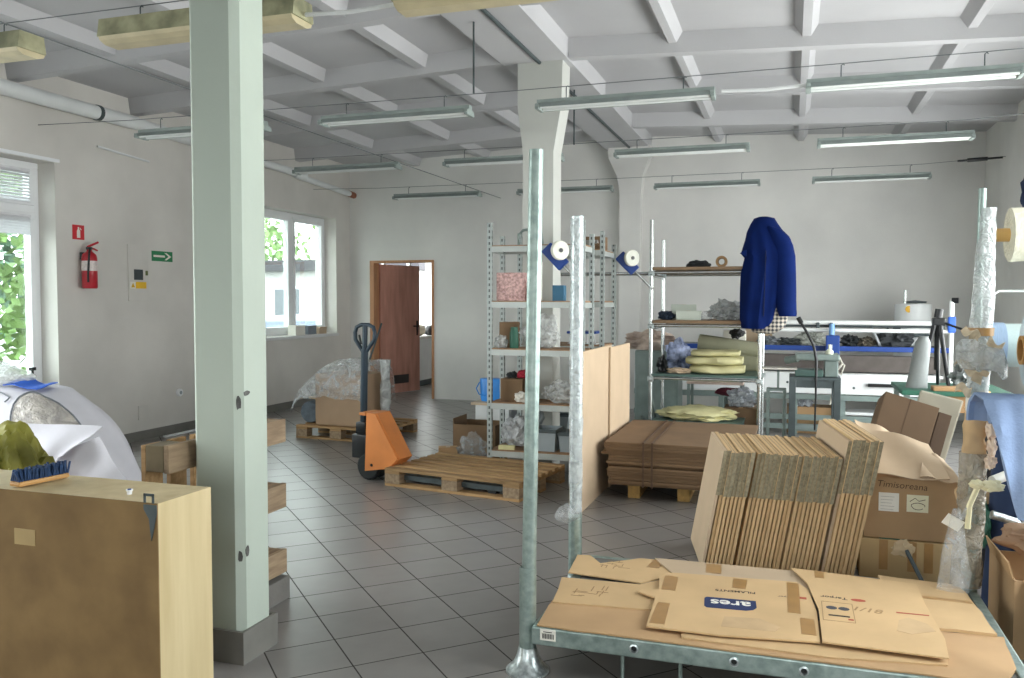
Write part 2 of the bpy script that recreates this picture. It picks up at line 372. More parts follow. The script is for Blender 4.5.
# pillars
def chamfer(x0, x1, y0, y1, c): return [(x0+c, y0), (x1-c, y0), (x1, y0+c), (x1, y1-c), (x1-c, y1), (x0+c, y1), (x0, y1-c), (x0, y0+c)]
p1 = MB(); p1.prism(chamfer(-2.352, -2.112, 2.885, 3.10, .03), 0, 3.6); pil = struct(p1.build('pillar', pil_m, recenter=False))
mb = MB()
def ring(x0, x1, y0, y1, t, z0, z1):
    for b in ((x0-t, x1+t, y0-t, y0), (x0-t, x1+t, y1, y1+t), (x0-t, x0, y0, y1), (x1, x1+t, y0, y1)): mb.box(b[0], b[1], b[2], b[3], z0, z1)
ring(-2.352, -2.112, 2.885, 3.10, .014, 0, .135); struct(mb.build('baseboard_pillar', base_m, recenter=False))
chip = mat('chipped_plaster', '#5a5a58', .9, var=.35, scale=30); chip_l = mat('bare_plaster', '#b3bab2', .9, var=.08, scale=20)
for i, (y, z, w_, h_, mm, face) in enumerate([(2.9, 1.075, .022, .07, chip, 0), (2.93, 1.11, .05, .03, chip, 1), (2.895, .44, .018, .06, chip, 0), (2.925, .46, .03, .05, chip, 1)]):
    mb = MB(); n = 9
    if face == 0: P = [(-2.128+w_*.5*cos(a)*rnd.uniform(.6, 1.1), 2.8985+w_*.5*cos(a)*.6, z+h_*.5*sin(a)*rnd.uniform(.6, 1.1)) for a in [2*pi*k/n for k in range(n)]]
    else: P = [(-2.1112, y+w_*.5*cos(a)*rnd.uniform(.6, 1.1), z+h_*.5*sin(a)*rnd.uniform(.6, 1.1)) for a in [2*pi*k/n for k in range(n)]]
    off_ = Vector((.0015, -.0015, 0)) if face == 0 else Vector((.0012, 0, 0))
    P = [Vector(p) for p in P]
    mb.add([p-off_ for p in P]+[p+off_ for p in P], [list(range(n))[::-1], list(range(n, 2*n))]+[[k, (k+1) % n, n+(k+1) % n, n+k] for k in range(n)])
    mb.build('chipped_patch', mm, pil)
mb = MB()
def rect(x0, x1, y0, y1, z): return [Vector((x0, y0, z)), Vector((x1, y0, z)), Vector((x1, y1, z)), Vector((x0, y1, z))]
mb.rings([rect(-2.28, -2.0, 7.2, 7.46, 0), rect(-2.28, -2.0, 7.2, 7.46, 2.8), rect(-2.33, -1.93, 7.2, 7.46, 3.2), rect(-2.33, -1.92, 7.2, 7.46, 3.6)], smooth=False)
struct(mb.build('pillar', mat('pillar_paint_pale', '#c6c8c2', .7, var=.03, scale=3), recenter=False))
mb = MB(); mb.rings([rect(-2.27, -1.98, 11.58, 11.76, 0), rect(-2.27, -1.98, 11.58, 11.76, 2.95), rect(-2.3, -1.95, 11.56, 11.76, 3.2), rect(-2.42, -1.85, 11.5, 11.76, 3.45), rect(-2.42, -1.85, 11.5, 11.76, 3.6)], smooth=False)
struct(mb.build('pillar', wallB_m, recenter=False))

# ---------------------------------------------------------------- windows
def window(name, y0, y1, z0, z1, divs, transom, sill, panel=0.):
    X0, X1 = LX-.27, LX-.20
    mb = MB(); fwid = .055
    mb.box(X0, X1, y0, y1, z1-fwid, z1, .006).box(X0, X1, y0, y1, z0, z0+fwid, .006).box(X0, X1, y0, y0+fwid, z0+fwid, z1-fwid, .006).box(X0, X1, y1-fwid, y1, z0+fwid, z1-fwid, .006)
    fr = struct(mb.build(name, white_pvc, recenter=False))
    ys = [y0+fwid]+divs+[y1-fwid]
    zt = [z0+fwid]+([transom] if transom else [])+[z1-fwid]
    for d in divs: MB().box(X0-.004, X1+.004, d-.03, d+.03, z0+fwid, z1-fwid, .006).build('mullion', white_pvc, fr)
    if transom: MB().box(X0-.004, X1+.004, y0+fwid, y1-fwid, transom-.035, transom+.035, .006).build('transom', white_pvc, fr)
    for i in range(len(ys)-1):
        for j in range(len(zt)-1):
            a, b = ys[i]+(.03 if i else 0), ys[i+1]-(.03 if i < len(ys)-2 else 0)
            c, d = zt[j]+(.035 if j else 0), zt[j+1]-(.035 if j < len(zt)-2 else 0)
            s = MB(); sw = .06; xa, xb = X0+.006, X1+.016
            s.box(xa, xb, a, b, d-sw, d, .006).box(xa, xb, a, b, c, c+sw, .006).box(xa, xb, a, a+sw, c+sw, d-sw, .006).box(xa, xb, b-sw, b, c+sw, d-sw, .006)
            if panel and j == 0: s.box(xa+.01, xb-.02, a+sw, b-sw, c+sw, c+panel, .004)
            sa = s.build('sash', white_pvc, fr)
            MB().box(X0+.03, X0+.038, a+sw, b-sw, (c+panel if panel and j == 0 else c+sw), d-sw).build('pane', pane_m, sa)
    return fr
w1 = window('window_1', 4.35, 6.2, .12, 2.765, [5.3], 2.33, False, .62)
blind_m = mat('blind_slats', '#d9dadd', .5, var=.05, scale=8)
for y0, y1, z0, z1, n in ((5.39, 6.08, 2.40, 2.66, 10), (5.39, 6.08, 2.1, 2.24, 7), (4.46, 5.21, 2.40, 2.66, 10), (4.46, 5.21, 2.1, 2.24, 7)):
    mb = MB()
    for k in range(n): mb.cbox((LX-.175, (y0+y1)/2, lerp(z0, z1, k/(n-1))), (.03, y1-y0, .0025), ry=.9)
    mb.box(LX-.19, LX-.16, y0, y1, z1+.012, z1+.035, .004); mb.build('blind', blind_m, w1)
mb = MB(); mb.box(LX-.185, LX-.165, 6.03, 6.1, .83, .86, .004).box(LX-.16, LX-.145, 6.035, 6.055, .72, .86, .004).box(LX-.185, LX-.145, 6.035, 6.055, .84, .86, .003); mb.build('handle', blackm, w1)
w2 = window('window_2', 9.45, 11.33, 1.0, 2.72, [10.42], None, True)
MB().box(LX-.2, LX+.03, 9.42, 11.35, .955, .995, .006).build('window_sill', mat('sill_board', '#d9dadb', .5, var=.05), w2)
MB().box(LX-.02, LX+.025, 4.3, 6.24, 2.77, 2.80, .004).build('lintel_strip', white_pvc, w1)
def far_window(name, axis, a, u0, u1, z0, z1, n):
    mb = MB(); X0, X1 = a, a+.06
    def bx(p0, p1, q0, q1): mb.box(*((X0, X1, p0, p1) if axis == 'x' else (p0, p1, X0, X1)), q0, q1)
    bx(u0, u1, z0, z0+.06); bx(u0, u1, z1-.06, z1); bx(u0, u0+.06, z0+.06, z1-.06); bx(u1-.06, u1, z0+.06, z1-.06)
    for k in range(1, n): u = lerp(u0, u1, k/n); bx(u-.035, u+.035, z0+.06, z1-.06)
    struct(mb.build(name, white_pvc, recenter=False))
for k, (u0, u1, z0, z1) in enumerate(UNSEEN_RWIN): far_window('window_%d' % (4+k), 'x', RX+.14, u0, u1, z0, z1, 3)  # frames of the unseen right openings, sized for the light they let in
for k, (u0, u1, z0, z1) in enumerate(ADDED_FWIN): far_window('window_%d' % (7+k), 'y', FY-.2, u0, u1, z0, z1, 3)  # frames of front openings added behind the camera for fill daylight
far_window('window_9', 'x', LX-.26, .6, 4.0, .5, 3.15, 3)  # frame of the added left opening, out of view, there for its light
# ---------------------------------------------------------------- door and room behind
doorm = mat('door_veneer', '#bf8d7d', .5, var=.1, scale=3, stretch=(4, 4, .6), hue2='#b27f6f', detail=6)
jambm = mat('door_frame_wood', '#b88762', .55, var=.15, scale=5, stretch=(5, 5, .6))
mb = MB(); t = .035
mb.box(-6.19, -6.12, BY-.02, BY+.16, 0, 2.1, .004).box(-5.155, -5.12, BY-.02, BY+.16, 0, 2.1, .004).box(-6.12, -5.155, BY-.02, BY+.16, 2.065, 2.1, .004)
dr = struct(mb.build('door_1', jambm, recenter=False))
a = math.atan2(.97, .25); Md = Matrix.Translation((-6.105, BY+.14, 0)) @ Matrix.Rotation(radians(71), 4, 'Z')
lf = MB().box(0, .88, -.02, .02, .015, 2.05, .004, Md).build('door_leaf', doorm, dr)
mb = MB(); mb.box(.28, .62, -.026, .026, .16, .30, .004, Md); mb.build('vent_grille', mat('vent_dark', '#3a3432', .5), lf)
mb = MB(); mb.box(.80, .835, -.03, .03, .92, 1.16, .005, Md); mb.box(.70, .82, -.062, -.045, 1.06, 1.085, .006, Md).box(.80, .82, -.06, -.025, 1.06, 1.085, .004, Md); mb.build('door_handle', mat('handle_bronze', '#3c2b26', .4, .4), lf)
wall('wall_passage', 'y', 15.8, 16.0, -6.9, .4, 3.2, [], wall_m)
wall('wall_passage_side', 'x', LX, LX-.36, BY+.15, 16., 3.2, [(12.3, 15.4, .95, 2.6)], wall_m)
wall('wall_passage_end', 'x', .2, .4, BY+.1, 16., 3.2, [], wall_m)
portal((LX-.37, 13.85, 1.78), 1.65, 3.1, (0, -pi/2, 0))
MB().box(-6.9, .4, BY+.14, 16., 3.2, 3.3).build('ceiling_passage', ceil_m, recenter=False)['kind'] = 'structure'
far_window('window_3', 'x', LX-.26, 12.3, 15.4, .95, 2.6, 3)
c = thing('base_cabinet', 'white base cabinet under the window of the back room, seen through the doorway', 'cabinet', (-6.3, 14.2, 0))
MB().box(-6.53, -6.1, 13.0, 15.4, .1, .82, .006).build('body', white_en, c)
MB().box(-6.53, -6.13, 13.05, 15.35, 0, .1).build('plinth', dsteel, c)
MB().box(-6.53, -6.08, 12.98, 15.42, .82, .86, .005).build('worktop', mat('worktop_light', '#d8d5cf', .4), c)
mb = MB(); mb.lathe([(.08, 0), (.105, .02), (.11, .12), (.085, .17), (.04, .18)], 20, (-6.2, 14.1, .86)); k = mb.build('kettle', blackm); tag(k, 'dark kettle on the white cabinet seen through the open door', 'kettle')
mb = MB(); mb.lathe([(.0, 0), (.1, .0), (.1, .3), (.0, .3)], 18, M=Matrix.Translation((-6.3, 13.55, .96)) @ Matrix.Rotation(-pi/2, 4, 'X')); k = mb.build('paper_roll', mat('paper_cream', '#e6dcc6', .8)); tag(k, 'cream roll of paper lying on the cabinet beyond the open door', 'paper roll')
# ---------------------------------------------------------------- outside
gm = mat('asphalt', '#7a7b79', .9, var=.1, scale=2)
struct(MB().box(-60, -6.95, -20, 60, -.5, -.35).build('ground_outside', gm, recenter=False))
struct(MB().box(-6.9, 40, -40, -3.35, -.5, -.35).build('ground_outside', gm, recenter=False))
bw = mat('render_white', '#a5a5a3', .8, var=.04, scale=2); roofm = mat('roof_dark', '#3d3c40', .8)
bl = thing('outbuilding', 'low white building across the yard with a dark flat roof edge', 'building', (-17, 28, -.35))
MB().box(-23, -12.5, 27, 33, -.35, 2.55).build('wall_block', bw, bl); MB().box(-23.3, -12.2, 26.7, 33.2, 2.55, 2.95).build('roof', roofm, bl)
for x in (-20.3, -17.6, -15.0):
    wf = MB().box(x-.62, x+.62, 26.93, 27.02, .55, 2.0, .01).build('window', white_pvc, bl)
    MB().box(x-.52, x-.04, 26.91, 26.95, .65, 1.9).box(x+.04, x+.52, 26.91, 26.95, .65, 1.9).build('pane', mat('dark_pane', '#4f565c', .1), wf)
def car(label, loc, rz, hexc):
    c = thing('parked_car', label, 'car', loc, rz, 'cars parked in the yard')
    pm = mat('car_paint_'+hexc[1:], hexc, .25, .2, var=.02, coat=.6)
    P = parent_matrix(c)
    prof = [(-2.1, .35), (-2.12, .62), (-2.0, .85), (-1.55, .98), (-1.05, 1.38), (-.4, 1.47), (.45, 1.45), (1.05, 1.05), (1.75, .92), (2.08, .72), (2.1, .35)]
    secs = []
    for k, (x, z) in enumerate(prof): pass
    My = Matrix(((1, 0, 0, 0), (0, 0, 1, 0), (0, 1, 0, 0), (0, 0, 0, 1)))
    mb = MB(); mb.prism(prof, -.84, .84, P @ My)
    bd = mb.build('body', pm, c)
    b = bd.modifiers.new('bevel', 'BEVEL'); b.width = .09; b.segments = 3
    for sy in (-1, 1):
        mb = MB(); mb.prism([(-1.35, 1.02), (-1.0, 1.33), (-.15, 1.39), (-.15, 1.0)], sy*.83, sy*.855, P @ My); mb.build('side_window', blackm, c)
        mb = MB(); mb.prism([(-.07, 1.0), (-.07, 1.39), (.4, 1.37), (.92, 1.03)], sy*.83, sy*.855, P @ My); mb.build('side_window', blackm, c)
        for x in (-1.35, 1.3):
            mb = MB(); mb.lathe([(.08, -.1), (.3, -.1), (.32, -.06), (.32, .06), (.3, .1), (.08, .1)], 20, M=P @ Matrix.Translation((x, sy*.76, .32)) @ Matrix.Rotation(pi/2, 4, 'X')); mb.build('wheel', black, c)
    return c
car('dark blue car parked outside beyond the wide window', (-12.35, 18.2, -.35), radians(150), '#1f3558')
car('pale silver car parked behind the dark blue one outside', (-12.6, 21.2, -.35), radians(160), '#7f8a94')
def tree(label, loc, h, r, hexc, seed, nl, leaf=.2):
    t = thing('tree', label, 'tree', loc, 0, 'trees outside the windows')
    rr = random.Random(seed)
    x, y, z = loc
    mb = MB(); mb.tube([(x, y, z), (x+.1, y, z+h*.3), (x-.05, y+.1, z+h*.75)], [.16, .12, .04], 8); mb.build('trunk', mat('bark', '#5b4a3c', .9, var=.2), t)
    mb = MB(); cs = [Vector((x+rr.gauss(0, r*.45), y+rr.gauss(0, r*.45), z+h*rr.uniform(.3, .95))) for _ in range(16)]
    for _ in range(nl):
        c = rr.choice(cs); d = Vector((rr.gauss(0, 1), rr.gauss(0, 1), rr.gauss(0, 1))).normalized()*r*.5*rr.random()**.33
        p = c+d; u = Vector((rr.gauss(0, 1), rr.gauss(0, 1), rr.gauss(0, 1))).normalized(); v = u.orthogonal().normalized(); l = leaf*rr.uniform(.6, 1.3)
        mb.add([p-u*l*.5, p+v*l*.25, p+u*l*.5, p-v*l*.25], [[0, 1, 2, 3]])
    mb.build('foliage', mat('leaves_'+hexc[1:], hexc, .6, var=.3, scale=3), t)
tree('bright green leafy tree close outside the tall window', (-9.6, 8.7, -.35), 4.6, 1.7, '#5d7a3c', 1, 3200)
tree('blue-green bushy tree further out past the tall window', (-14.5, 13.6, -.35), 6.5, 2.2, '#44624c', 2, 3200, .28)
tree('light green tree standing behind the low white building', (-19.5, 38.5, -.35), 9, 3.2, '#6a8a4a', 3, 1500, .45)
tree('tall tree behind the right end of the white building', (-28.5, 41, -.35), 9.5, 3.2, '#6d8a52', 4, 1200, .45)
# ================================================================ left wall fixtures
def wall_disc(c, r, t): return MB().lathe([(r*.2, 0), (r, 0), (r, t*.7), (r*.85, t), (r*.2, t)], 24, M=Matrix.Translation(c) @ Matrix.Rotation(pi/2, 4, 'Y'))
WX = LX+.001
e = thing('fire_extinguisher', 'red fire extinguisher hung on the left wall below a red sign', 'fire extinguisher', (WX+.09, 6.5, 1.6))
x, y = WX+.09, 6.5
MB().lathe([(.0, 0), (.062, 0), (.07, .012), (.07, .29), (.062, .325), (.035, .35), (.024, .36), (.024, .375), (0, .375)], 24, (x, y, 1.6)).build('cylinder', red, e)
MB().lathe([(.071, .17), (.0715, .17), (.0715, .265), (.071, .265)], 24, (x, y, 1.6), cap=False).build('printed_label', mat('ext_label', '#d9cfcb', .5, var=.15, scale=40), e)
mb = MB(); mb.box(x-.02, x+.02, y-.022, y+.022, 1.975, 2.0, .004); vlv = mb.build('valve', dsteel, e)
mb = MB(); mb.tube([(x, y-.02, 2.0), (x+.01, y+.05, 2.03), (x+.01, y+.10, 2.05)], .011, 8).tube([(x, y-.02, 1.99), (x, y+.06, 1.985), (x, y+.1, 1.97)], .009, 8).build('squeeze_handle', red, e)
mb = MB(); mb.tube([(x+.03, y-.02, 1.985), (x+.06, y-.06, 1.94), (x+.065, y-.075, 1.85), (x+.05, y-.07, 1.72), (x+.04, y-.06, 1.66)], .01, 8).build('hose', black, e)
MB().box(WX, WX+.025, y-.03, y+.03, 1.88, 1.95, .004).build('wall_bracket', dsteel, e)
def sign(name, label, y0, y1, z0, z1, hexc, glyph):
    s = thing(name, label, 'sign', (WX+.002, (y0+y1)/2, z0))
    MB().box(WX, WX+.004, y0, y1, z0, z1).build('plate', mat('sign_'+hexc[1:], hexc, .4, var=.03), s)
    for g in glyph:
        mb = MB(); mb.add([(WX+.004, lerp(y0, y1, u), lerp(z0, z1, v)) for u, v in g]+[(WX+.0055, lerp(y0, y1, u), lerp(z0, z1, v)) for u, v in g], [list(range(len(g))), list(range(len(g), 2*len(g)))]+[[i, (i+1) % len(g), len(g)+(i+1) % len(g), len(g)+i] for i in range(len(g))])
        mb.build('white_symbol', paper, s)
sign('extinguisher_sign', 'small red fire extinguisher sign high on the left wall', 6.39, 6.53, 2.07, 2.21, '#c22b33', [[(.36, .12), (.64, .12), (.64, .6), (.56, .72), (.56, .86), (.44, .86), (.44, .72), (.36, .6)], [(.62, .74), (.72, .66), (.76, .7), (.64, .82)]])
sign('exit_arrow_sign', 'green sign with a white arrow on the left wall', 7.44, 7.76, 1.91, 2.02, '#1f7a4c', [[(.08, .4), (.62, .4), (.62, .6), (.08, .6)], [(.6, .14), (.7, .14), (.93, .5), (.7, .86), (.6, .86), (.8, .5)]])
p = thing('electricity_panel', 'flush white electricity meter cover with a yellow warning sticker', 'electrical panel', (WX, 7.23, 1.48))
MB().box(WX, WX+.012, 7.09, 7.38, 1.48, 2.07, .003).build('cover', mat('panel_cover', '#cdcac4', .6, var=.03), p)
MB().box(WX+.012, WX+.02, 7.165, 7.29, 1.70, 1.81, .02).build('meter_window', mat('meter_glass', '#3c4346', .2), p)
MB().box(WX+.012, WX+.0145, 7.19, 7.34, 1.61, 1.68).build('warning_sticker', mat('yellow_sticker', '#e8b92c', .5), p)
MB().box(WX+.012, WX+.0145, 7.11, 7.185, 1.61, 1.68).build('white_sticker', paper, p)
mb = MB(); mb.add([(WX+.015, 7.12, 1.62), (WX+.015, 7.175, 1.62), (WX+.015, 7.147, 1.67), (WX+.0165, 7.12, 1.62), (WX+.0165, 7.175, 1.62), (WX+.0165, 7.147, 1.67)], [[0, 1, 2], [3, 4, 5], [0, 1, 4, 3], [1, 2, 5, 4], [2, 0, 3, 5]]); mb.build('hazard_triangle', mat('hazard_amber', '#caa024', .5), p)
MB().box(WX+.012, WX+.022, 7.33, 7.36, 1.75, 1.80, .004).build('latch', mat('latch_green', '#5f6a3a', .5), p)
s = thing('wall_socket', 'round white wall socket low on the left wall behind the pillar', 'socket', (WX, 7.83, .42))
wall_disc((WX, 7.83, .45), .045, .03).build('cover', white_pvc, s); wall_disc((WX+.03, 7.83, .45), .02, .004).build('socket_well', grey_pl, s)
tag(MB().box(WX, WX+.01, 7.2, 7.34, .22, .37, .003).build('socket_cover', mat('panel_cover', '#bdbbb6')), 'square plain cover plate near the foot of the left wall', 'cover plate')
# duct and pipes along the left wall top
d = thing('wall_duct', 'thick white round duct running along the top of the left wall', 'duct', (WX+.09, 6.5, 3.25))
MB().tube([(WX+.09, -2.9, 3.31), (WX+.09, 7.15, 3.31)], .068, 16).build('duct_pipe', white_en, d)
MB().tube([(WX+.09, 7.15, 3.31), (WX+.09, 8.0, 3.285)], .06, 16).build('duct_end', white_en, d)
MB().tube([(WX+.09, 6.62, 3.31), (WX+.09, 6.66, 3.31)], .076, 16).build('clamp_ring', dsteel, d)
d = thing('wall_pipe', 'thin white pipe along the left wall above the wide window', 'pipe', (WX+.09, 9.8, 3.2))
MB().tube([(WX+.08, 8.3, 3.27), (WX+.08, 10.15, 3.23)], .05, 14).build('pipe_length', white_en, d)
MB().tube([(WX+.08, 10.1, 3.23), (WX+.1, 10.3, 3.2)], .068, 14).build('pipe_coupling', white_en, d)
MB().tube([(WX+.08, 10.25, 3.19), (WX+.08, 11.6, 3.12)], .04, 14).build('pipe_length', white_en, d)
MB().tube([(WX+.08, 11.6, 3.12), (WX+.08, 11.74, 3.11)], .048, 14).build('end_cap', mat('rust_cap', '#8d5a44', .7), d)
mb = MB(); mb.tube([(WX+.02, 6.7, 3.0), (WX+.02, 7.4, 2.96)], .012, 8); k = mb.build('wall_conduit', white_en); tag(k, 'short grey conduit fixed under the duct on the left wall', 'conduit')
# sill items
for i, (y, w_, h_, mm, lb) in enumerate([(10.35, .24, .13, paper, 'small white box at the left on the window sill'), (10.66, .22, .12, mat('grey_box', '#7f8790', .6), 'small grey box in the middle of the window sill'), (10.95, .2, .09, mat('tan_box', '#b9a48c', .7), 'low tan box at the right on the window sill')]):
    k = thing('small_box', lb, 'box', (LX-.07, y, .995), 0, 'boxes on the window sill')
    MB().box(LX-.14, LX-.01, y-w_/2, y+w_/2, .996, .996+h_, .004).build('carton', mm, k); MB().box(LX-.145, LX-.005, y-w_/2-.005, y+w_/2+.005, .996+h_, .996+h_+.012, .003).build('lid', mm, k)
# strip on floor
tag(MB().cbox((-6.42, 7.83, .012), (.05, .75, .02), .004).build('trim_strip', white_pvc), 'white strip lying on the floor along the left wall', 'strip')

# ================================================================ lamps on wires
tube_m = mat('lamp_tube', '#e4e8e6', .25, var=.02)
lamp_m = mat('lamp_housing', '#8f9a96', .45, var=.12, scale=8); lamp_y = mat('lamp_housing_yellowed', '#a19f80', .55, var=.25, scale=8, hue2='#84866a')
lamp_yd = mat('lamp_cover_yellowed', '#c6bb99', .4, var=.12, scale=7)
def lamp(label, loc, yellow=False, grp='fluorescent lamps hung on wires'):
    x, y, z = loc; L = .635
    t = thing('hanging_lamp', label, 'lamp', loc, 0, grp)
    hm = lamp_y if yellow else lamp_m
    My = Matrix.Translation(loc) @ Matrix(((0, 0, 1, 0), (1, 0, 0, 0), (0, 1, 0, 0), (0, 0, 0, 1)))   # prism along X: (a,b,c)->(c,a,b)
    if yellow:
        MB().prism([(-.10, -.03), (-.085, .07), (.085, .07), (.10, -.03)], -L, L, My).build('housing', hm, t)
        mb = MB(); mb.prism([(-.1, -.03), (-.09, -.05), (-.05, -.065), (.05, -.065), (.09, -.05), (.1, -.03)], -L+.01, L-.01, My).build('diffuser', lamp_yd, t)
    else:
        MB().prism([(-.03, .022), (-.03, .06), (.03, .06), (.03, .022)], -L, L, My).build('housing', hm, t)
        MB().prism([(-.085, -.006), (-.08, -.006), (-.032, .028), (.032, .028), (.08, -.006), (.085, -.006), (.036, .034), (-.036, .034)], -L, L, My).build('reflector', hm, t)
        for s in (-1, 1): MB().tube([(x-L+.03, y+s*.042, z+.002), (x+L-.03, y+s*.042, z+.002)], .014, 10).build('tube', tube_m, t)
        for s in (-1, 1): MB().cbox((x+s*(L-.012), y, z+.004), (.03, .15, .04), .006).build('end_cap', hm, t)
    for s in (-1, 1):
        MB().tube([(x+s*.42, y, z+.06), (x+s*.42, y, z+.14), (x+s*.42+.012, y, z+.15), (x+s*.42+.02, y, z+.14)], .0038, 6).build('hook', dsteel, t)
    return t
XC = (-4.72, -2.92, -1.12, .745)
rows = [(3.95, 3.0, 'front', True), (6.03, 2.90, 'second', False), (8.25, 2.905, 'third', False), (10.7, 2.90, 'farthest', False)]
place = ['next to the left wall', 'second from the left wall', 'third from the left wall', 'next to the right wall']
protos = {}
for y, z, rn, yel in rows:
    for k, xc in enumerate(XC):
        if yel: xc = (-4.95, -3.1, -1.27, .6)[k]
        else: xc += {6.03: -.04, 8.25: .09, 10.7: .1}[y]
        if yel and k == 3: continue
        lb = ('yellowed covered lamp %s in the front row' if yel else 'bare-tube fluorescent lamp %s in the '+rn+' row') % place[k]
        if yel in protos: dup(protos[yel], (xc, y, z), None, lb)
        else: protos[yel] = lamp(lb, (xc, y, z), yel)
    mb = MB(); mb.tube([(LX, y, z+.18), (-5.5, y, z+.155), (-2.1, y, z+.145), (1.4, y, z+.155), (RX, y, z+.2)], .0032, 6); k = mb.build('suspension_wire', mat('wire_steel', '#74797a', .5, .3)); tag(k, 'thin steel wire stretched across the room above the %s lamp row' % rn, 'wire')
for x0, x1, y, z, lb in ((-.48, .1, 6.03, 2.93, 'white cable between two lamps of the second row, right bay'), (-2.45, -1.9, 3.95, 2.99, 'pale cable linking two yellowed lamps of the front row')):
    mb = MB(); mb.tube([(x0, y, z), ((x0+x1)/2, y, z-.012), (x1, y, z)], .012, 8); tag(mb.build('hanging_cable', white_en), lb, 'cable')
mb = MB(); mb.tube([(-4.04, -2.9, 3.0), (-4.05, 5.6, 2.97), (-4.06, 11.75, 2.985)], .0042, 6); tag(mb.build('cross_wire', mat('wire_steel', '#74797a', .5, .3)), 'dark wire running lengthwise across the left bay towards the back wall', 'wire')
mb = MB(); mb.tube([(-2.13, -2.9, 3.57), (-2.13, 11.7, 3.575)], .017, 8); tag(mb.build('beam_conduit', dsteel), 'dark conduit fixed along the underside of the ridge beam', 'conduit')
for x, y, z0, z1, lb in ((-2.3, 6.03, 3.05, 3.59, 'vertical steel rod from the ridge beam to the second wire'), (-2.08, 8.25, 3.04, 3.59, 'vertical steel rod from the ridge beam to the third wire')):
    tag(MB().tube([(x, y, z0), (x, y, z1)], .008, 6).build('hanger_rod', dsteel), lb, 'rod')
tb = thing('turnbuckle', 'dark turnbuckle holding the farthest lamp wire near the right wall', 'turnbuckle', (1.95, 10.7, 3.05))
MB().tube([(1.75, 10.7, 3.072), (2.2, 10.7, 3.09)], .012, 8).build('rod', blackm, tb); MB().tube([(1.85, 10.7, 3.076), (2.05, 10.7, 3.084)], .022, 8).build('sleeve', blackm, tb)

# ================================================================ cabinet front left
yel = mat('yellow_veneer', '#cdbd96', .45, var=.06, scale=3, stretch=(5, 5, .5), hue2='#c4b185'); hard = mat('hardboard', '#8a7048', .8, var=.14, scale=4, bump=.05, detail=9, hue2='#7b613c')
ck = thing('wall_cabinet', 'yellow veneered cabinet with brown hardboard back standing in front of the pillar', 'cabinet', (-2.35, 2.28, 0))
X0, X1, Y0, Y1, Z1 = -2.85, -1.885, 2.15, 2.41, .85
MB().box(X1-.018, X1, Y0+.004, Y1, .0, Z1-.001, .001).build('side_panel', yel, ck)
MB().box(X0, X0+.018, Y0+.004, Y1, .0, Z1-.001, .001).build('side_panel', yel, ck)
MB().box(X0+.018, X1-.018, Y0+.004, Y1, Z1-.02, Z1-.002, .001).build('top_panel', yel, ck)
MB().box(X0+.018, X1-.018, Y0+.004, Y1, .0, .018, .001).build('bottom_panel', yel, ck)
MB().box(X0, X1, Y0, Y0+.004, 0, Z1).build('back_panel', hard, ck)
MB().box(X0+.018, X1-.018, Y0+.1, Y1-.03, .42, .436, .001).build('shelf', yel, ck)
mb = MB(); mb.prism([(0, -.005), (.05, -.005), (.05, -.03), (.04, -.075), (.028, -.12), (.02, -.05), (0, -.02)], 0, .003, Matrix.Translation((X1-.05, Y0-.0035, Z1)) @ Matrix(((1, 0, 0, 0), (0, 0, 1, 0), (0, 1, 0, 0), (0, 0, 0, 1)))).box(X1-.05, X1-.042, Y0-.003, Y0, Z1, Z1+.028).box(X1-.018, X1-.01, Y0-.003, Y0, Z1, Z1+.028).box(X1-.05, X1-.01, Y0-.003, Y0, Z1+.022, Z1+.03); mb.build('hanging_bracket', dsteel, ck)
MB().box(-2.475, -2.385, Y0-.0015, Y0, .668, .722).build('paper_label', mat('label_old', '#b29a6b', .7, var=.1), ck)
mb = MB(); mb.lathe([(0, 0), (.008, 0), (.008, .01), (.011, .012), (.011, .017), (0, .017)], 14, (-2.07, 2.235, Z1-.002)); pl = mb.build('cam_fitting', white_pvc, ck); MB().lathe([(0, 0), (.006, 0), (.006, .003), (0, .003)], 12, (-2.064, 2.228, Z1+.015)).build('screw', bluep, pl)
# brush on the cabinet
br = thing('hand_brush', 'wooden hand brush with dark blue bristles lying on the yellow cabinet', 'brush', (-2.52, 2.33, Z1))
A, B = Vector((-2.56, 2.22, Z1+.015)), Vector((-2.43, 2.36, Z1+.015))
Mb = Matrix.Translation((-2.495, 2.275, Z1)) @ Matrix.Rotation(radians(82), 4, 'Z')
MB().box(-.095, .095, -.028, .028, .002, .02, .008, Mb).build('wooden_back', mat('brush_wood', '#b98d55', .6, var=.15), br)
mb = MB()
for i in range(20):
    for j in range(6):
        p_ = Mb @ Vector((-.088+i*.0093, -.023+j*.0092, .02)); q_ = p_+Vector((rnd.gauss(0, .005), rnd.gauss(0, .005), .036+rnd.gauss(0, .003)))
        mb.tube([p_, q_], .0042, 5)
mb.build('bristles', mat('bristle_blue', '#1f3a5f', .7, var=.4, scale=60), br)
# yellow-green crumpled bag behind the cabinet
ygm = mat('yellow_green_fabric', '#8f8d3e', .65, var=.2, scale=6, bump=.4, bscale=12, hue2='#67661f')
